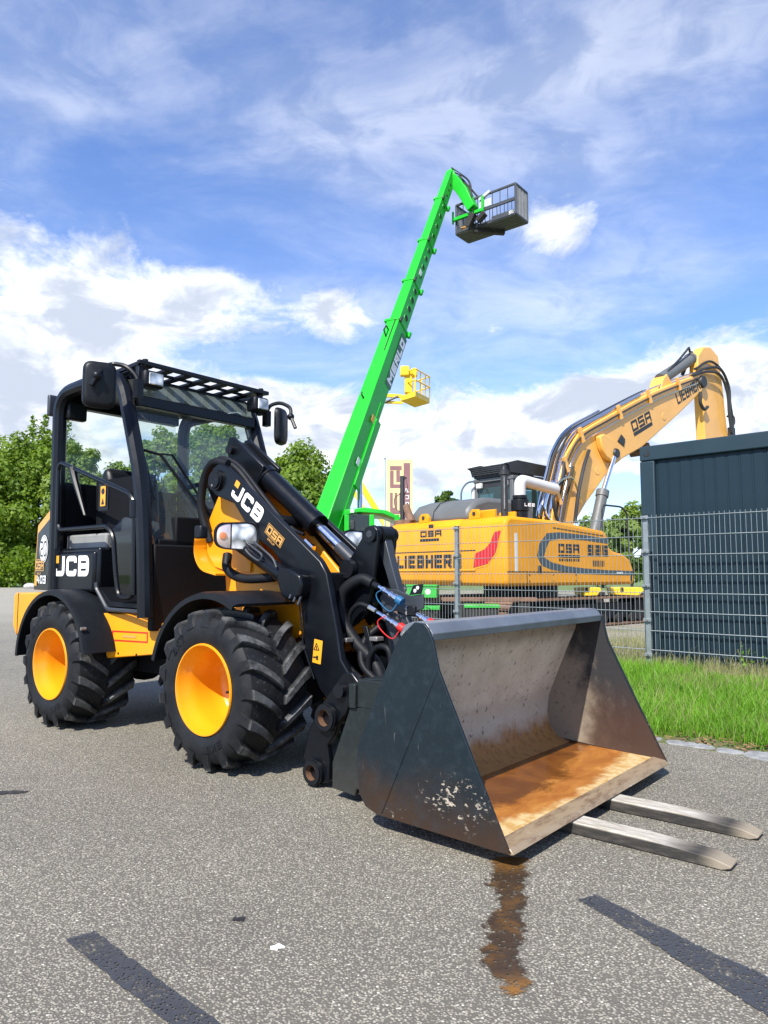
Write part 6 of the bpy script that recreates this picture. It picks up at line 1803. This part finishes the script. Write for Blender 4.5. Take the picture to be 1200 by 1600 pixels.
def crown_leaves(h, w, base, nclump, per, leaf, spire=0.0, openness=0.0):
    """clumps on the crown's shell and inside it, leaves spread over each clump"""
    Cs, Us, Vs = [], [], []
    for i in range(nclump):
        d = rand_dir(1)[0]
        rr = rng.uniform(.45, 1.0) ** .5
        zc = base + (h - base) * .52
        e = np.array([w / 2, w / 2, (h - base) * .5])
        wob = 1 + .22 * math.sin(3.1 * math.atan2(d[1], d[0]) + 5 * d[2] + i * .01) * rng.uniform(.4, 1)
        c = np.array([0, 0, zc]) + d * e * rr * wob * (1 - .12 * max(0, d[2]))
        cr = w * rng.uniform(.10, .19)
        n = int(per * rng.uniform(.6, 1.3))
        q = rand_dir(n) * (rng.uniform(.25, 1, size=(n, 1)) ** .45) * cr * np.array([1, 1, .75])
        Cs.append(c + q)
        out_ = q / (np.linalg.norm(q, axis=1, keepdims=True) + 1e-6) * .9 + d * .5 + rng.normal(size=(n, 3)) * .55 + np.array([0, 0, .25])
        out_ /= np.linalg.norm(out_, axis=1, keepdims=True)
        t_ = np.cross(out_, rand_dir(n)); t_ /= (np.linalg.norm(t_, axis=1, keepdims=True) + 1e-6)
        b_ = np.cross(out_, t_)
        s = leaf * rng.uniform(.6, 1.35, size=(n, 1))
        Us.append(t_ * s); Vs.append(b_ * s * .62)
    if spire:
        for k in range(3):
            ax = rng.uniform(-.2, .2, 2) * w; zt_ = h + spire * rng.uniform(.5, 1)
            n = 130
            z = rng.uniform(h * .86, zt_, n); r = (zt_ - z) / (zt_ - h * .86) * .35 + .08
            q = np.stack([ax[0] + rng.normal(size=n) * r, ax[1] + rng.normal(size=n) * r, z], 1)
            t_ = rand_dir(n); b_ = np.cross(t_, rand_dir(n)); b_ /= (np.linalg.norm(b_, axis=1, keepdims=True) + 1e-6)
            Cs.append(q); Us.append(t_ * leaf); Vs.append(b_ * leaf * .6)
    return np.concatenate(Cs), np.concatenate(Us), np.concatenate(Vs)


def tree(x, y, h, w, lab, mat, base=.12, nclump=90, per=95, leaf=.16, spire=0.0, group='trees beyond the yard', rz=None):
    o = empty('tree', (x, y, -.16), rng.uniform(0, 6) if rz is None else rz, lab, 'tree', group)
    tr = MB()
    tr.tube([(0, 0, -.1), (.05, .02, h * .2), (-.04, .08, h * .45), (.03, .03, h * .75)], [h * .022, h * .017, h * .011, h * .004], 8)
    for k in range(7):
        a = k * 2.4; z0 = h * (.18 + .07 * k); L_ = w * .38
        tr.tube([(0, 0, z0), (math.cos(a) * L_ * .5, math.sin(a) * L_ * .5, z0 + h * .09), (math.cos(a) * L_, math.sin(a) * L_, z0 + h * .22)], [h * .009, h * .006, h * .002], 6)
    tr.build('trunk', BRK, o)
    C, U, V = crown_leaves(h, w, h * base, nclump, per, leaf, spire)
    quads_mesh('crown', C, U, V, mat, o)
    return o


def U2X(u, d): return (u - 600) / 1130.0 * d
def V2H(v, d): return .95 + (897.4 - v) / 1130.0 * d + .16
TR = [
 # px centre, px top, distance, width px, material, label, spire
 (-95, 640, 60, 190, LF1, 'broad green tree at the far left, mostly outside the view', 0),
 (8, 678, 60, 150, LF1, 'dense mid green tree at the left edge beyond the asphalt', 0),
 (66, 668, 62, 140, LF1, 'tall green tree with thin spire shoots behind the cab post', 1.6),
 (118, 690, 58, 90, LF2, 'pale tree seen through the rear window of the cab', 0),
 (196, 712, 62, 110, LF2, 'low rounded tree seen through the cab above the seat', 0),
 (245, 668, 60, 100, LF2, 'pale green tree seen through the windscreen beside the wiper', 0),
 (330, 655, 58, 120, LF1, 'tall green tree seen through the windscreen behind the arm', 0),
 (462, 694, 58, 150, LF1, 'round green tree between the cab and the green boom', 0),
 (534, 800, 62, 60, LF1, 'small treetop behind the base of the green boom', 0),
 (672, 788, 70, 56, LF1, 'small dark treetop beside the grey excavator bonnet', 0),
 (702, 768, 70, 52, LF3, 'dark treetop left of the excavator cab rail', 0),
 (940, 806, 60, 90, LF2, 'light green tree behind the excavator tail', 0),
 (985, 792, 58, 70, LF2, 'loose light tree beside the container', 0),
 (1024, 778, 55, 60, LF3, 'darker tree half hidden by the container', 0),
]
for i, (u, v, d, wp_, mt, lab, spi) in enumerate(TR):
    h = V2H(v, d); w_ = wp_ / 1130.0 * d
    big = h > 7
    tree(U2X(u, d), d, h, w_, lab, mt, base=.03 if u < 400 else .12, nclump=int(150 if big else 70), per=130 if big else 90, leaf=.17 if d < 66 else .2, spire=spi)

# shrub hedge at the foot of the trees
hd_ = empty('hedge', (-28, 53.6, -.16), 0, 'rough low hedge along the far edge of the asphalt', 'hedge')
n = 26000
t_ = rng.uniform(0, 1, n)
xx = -30 + 62 * t_ + rng.normal(size=n) * .2; yy = rng.normal(size=n) * .8 + 1.0
hh = 2.5 + .5 * np.sin(xx * .9) + .4 * np.sin(xx * 2.3)
zz = rng.uniform(0, 1, n) ** .7 * hh
C = np.stack([xx, yy * (1.1 - .5 * zz / 3.2), zz], 1)
U = rand_dir(n); V = np.cross(U, rand_dir(n)); V /= np.linalg.norm(V, axis=1, keepdims=True)
s = rng.uniform(.10, .22, (n, 1))
o = quads_mesh('hedge_leaves', C, U * s, V * s * .6, LF1, hd_)
mb = MB()
for k in range(60): mb.tube([(-30 + k * 1.03, 1, 0), (-30 + k * 1.03 + .2, 1.1, 1.7)], [.05, .02], 5)
o = mb.build('hedge_stems', BRK, hd_); o['kind'] = 'stuff'

# boulder by the far edge
mb = MB().sphere((0, 0, 0), .42, (1.05, .8, .55), 16)
for v in mb.bm.verts: v.co *= 1 + random.uniform(-.07, .07)
o = mb.build('boulder', STN, None, ang=60); o.location = (U2X(50, 49.5), 49.5, .12)
tag(o, 'pale rounded boulder at the far edge of the asphalt', 'boulder')


# ---- grass
def blades(name, n, fpos, hmin, hmax, wd, mat, lean=.45, label=None, hfun=None):
    P = fpos(n); n = len(P)
    ang = rng.uniform(0, 2 * PI, n); h = rng.uniform(hmin, hmax, n) * rng.uniform(.6, 1.1, n)
    if hfun is not None: h = h * hfun(P)
    ln = rng.uniform(.1, lean, n) * h
    la = rng.uniform(0, 2 * PI, n)
    w_ = wd * rng.uniform(.6, 1.2, n)
    dx_, dy_ = np.cos(ang) * w_ / 2, np.sin(ang) * w_ / 2
    lx, ly = np.cos(la) * ln, np.sin(la) * ln
    V_ = np.zeros((n, 5, 3))
    V_[:, 0] = P + np.stack([-dx_, -dy_, 0 * h], 1); V_[:, 1] = P + np.stack([dx_, dy_, 0 * h], 1)
    m_ = P + np.stack([lx * .35, ly * .35, h * .6], 1)
    V_[:, 2] = m_ + np.stack([dx_ * .8, dy_ * .8, 0 * h], 1); V_[:, 3] = m_ - np.stack([dx_ * .8, dy_ * .8, 0 * h], 1)
    V_[:, 4] = P + np.stack([lx, ly, h * .97], 1)
    base = np.arange(n)[:, None] * 5
    L4 = (base + np.array([[0, 1, 2, 3]])); L3 = (base + np.array([[3, 2, 4]]))
    me = bpy.data.meshes.new(name)
    me.vertices.add(n * 5); me.loops.add(n * 7); me.polygons.add(n * 2)
    me.vertices.foreach_set('co', V_.astype(np.float32).ravel())
    me.loops.foreach_set('vertex_index', np.concatenate([L4, L3], 1).astype(np.int32).ravel())
    st = np.stack([np.arange(n) * 7, np.arange(n) * 7 + 4], 1)
    me.polygons.foreach_set('loop_start', st.astype(np.int32).ravel())
    me.materials.append(mat); me.update(calc_edges=True)
    o = bpy.data.objects.new(name, me); COL.objects.link(o)
    o['kind'] = 'stuff'
    if label: o['label'] = label; o['category'] = 'grass'
    return o


k0 = np.array(K0); kd = np.array(KD); kn = np.array(KN)
def strip(a0, a1, b0, b1, pw=1.0):
    def f(n):
        a = rng.uniform(a0, a1, n); b = b0 + (b1 - b0) * rng.uniform(0, 1, n) ** pw
        # ragged front edge and bare patches
        edge = .24 + .12 * np.sin(a * 3.1) + .08 * np.sin(a * 7.7 + 1) + .10 * rng.uniform(-1, 1, n)
        keep = b > edge
        a, b = a[keep], b[keep]
        return k0 + kd * a[:, None] + kn * b[:, None] + np.array([0, 0, -.014])
    return f
blades('verge_grass', 62000, strip(-.9, 2.7, .12, 3.15, 1.0), .07, .165, .006, GRS, .85, 'bright green grass on the verge below the fence', lambda P: np.clip(.34 + (3.2 - (P - k0) @ kn) * .33, .34, 1.0) * (.62 + .75 * np.clip(.5 + .5 * np.sin(P[:, 0] * 9 + 3 * np.sin(P[:, 1] * 5)) * np.sin(P[:, 1] * 8 + P[:, 0] * 3), 0, 1)))
blades('verge_grass', 5200, strip(-.9, 2.7, .2, 3.1, 1.0), .10, .22, .004, GRD_, .6, 'dry stalks standing among the green verge grass')
blades('verge_grass', 16000, strip(-3.6, -.9, .12, 3.3), .07, .16, .007, GRS, .7, 'bright green grass on the verge below the fence')
blades('verge_grass', 12000, strip(2.7, 6.0, .12, 3.3), .07, .16, .007, GRS, .7, 'bright green grass on the verge below the fence')
blades('dry_grass', 9000, strip(-3.4, 5.0, .08, .8, .8), .03, .08, .006, GRD_, .9, 'short dry grass along the kerb')
blades('dry_grass', 9000, strip(-3.6, 5.0, 3.1, 4.0), .05, .15, .006, GRD_, .6, 'pale seeding grass at the foot of the fence')


def yardpos(n):
    a = rng.uniform(-3.2, 1.2, n); b = rng.uniform(3.5, 6.5, n) 
    return k0 + kd * a[:, None] + kn * b[:, None] + np.array([0, 0, -.07])
blades('yard_grass', 7000, yardpos, .06, .28, .007, GRD_, .7, 'thin dry grass in the yard behind the fence')


def weed(a, b, h, lab, nleaf=60):
    q = K0 + KD * a + KN * b
    o = empty('weed', (q.x, q.y, -.03), 0, lab, 'weed', 'weeds along the fence')
    st_ = MB()
    tips = []
    for k in range(5):
        an = rng.uniform(0, 6.28); sp_ = rng.uniform(.05, .22) * h
        p = [(0, 0, 0), (math.cos(an) * sp_ * .4, math.sin(an) * sp_ * .4, h * .5), (math.cos(an) * sp_, math.sin(an) * sp_, h * rng.uniform(.7, 1))]
        st_.tube(p, [.003, .0025, .0015], 5); tips += [(np.array(p[1]), np.array(p[2]))]
    st_.build('stem', GRD_, o)
    C = []
    for i in range(nleaf):
        p1, p2 = tips[i % 5]; C.append(p1 + (p2 - p1) * rng.uniform(-.6, 1) + rng.normal(size=3) * .025)
    C = np.array(C); n = len(C); U = rand_dir(n); V = np.cross(U, rand_dir(n)); V /= np.linalg.norm(V, axis=1, keepdims=True)
    s = rng.uniform(.012, .03, (n, 1))
    quads_mesh('leaves', C, U * s, V * s * .5, GRS, o)
weed(.78, 3.15, .52, 'leafy weed growing up the fence at the right')
weed(.62, 3.20, .38, 'short leafy weed beside the taller one at the fence')
weed(-.55, 3.25, .36, 'wispy weed at the fence near the container corner', 26)
weed(-.35, 3.3, .30, 'small curled weed at the foot of the container wall', 20)
weed(.12, 3.45, .95, 'tall dry stalk standing against the container wall', 14)
weed(-1.35, 4.3, .50, 'bushy weed behind the fence left of the container', 80)
weed(-1.75, 4.6, .40, 'smaller bushy weed behind the fence beside the bucket', 70)
# fallen leaves on the soil by the kerb
n = 900
a = rng.uniform(-.8, 2.6, n); b = rng.uniform(.08, .5, n)
C = k0 + kd * a[:, None] + kn * b[:, None]; C[:, 2] = .004 + rng.uniform(0, .012, n)
U = rand_dir(n); U[:, 2] *= .25; V = np.cross(U, np.array([0, 0, 1.0]) + rand_dir(n) * .3); V /= np.linalg.norm(V, axis=1, keepdims=True)
s = rng.uniform(.010, .022, (n, 1))
o = quads_mesh('fallen_leaves', C, U * s, V * s * .6, paint('dead_leaf', (0.20, 0.115, 0.05), 0.8, 0.4, 12.0))
tag(o, 'brown fallen leaves scattered along the kerb', 'leaves', kind='stuff')
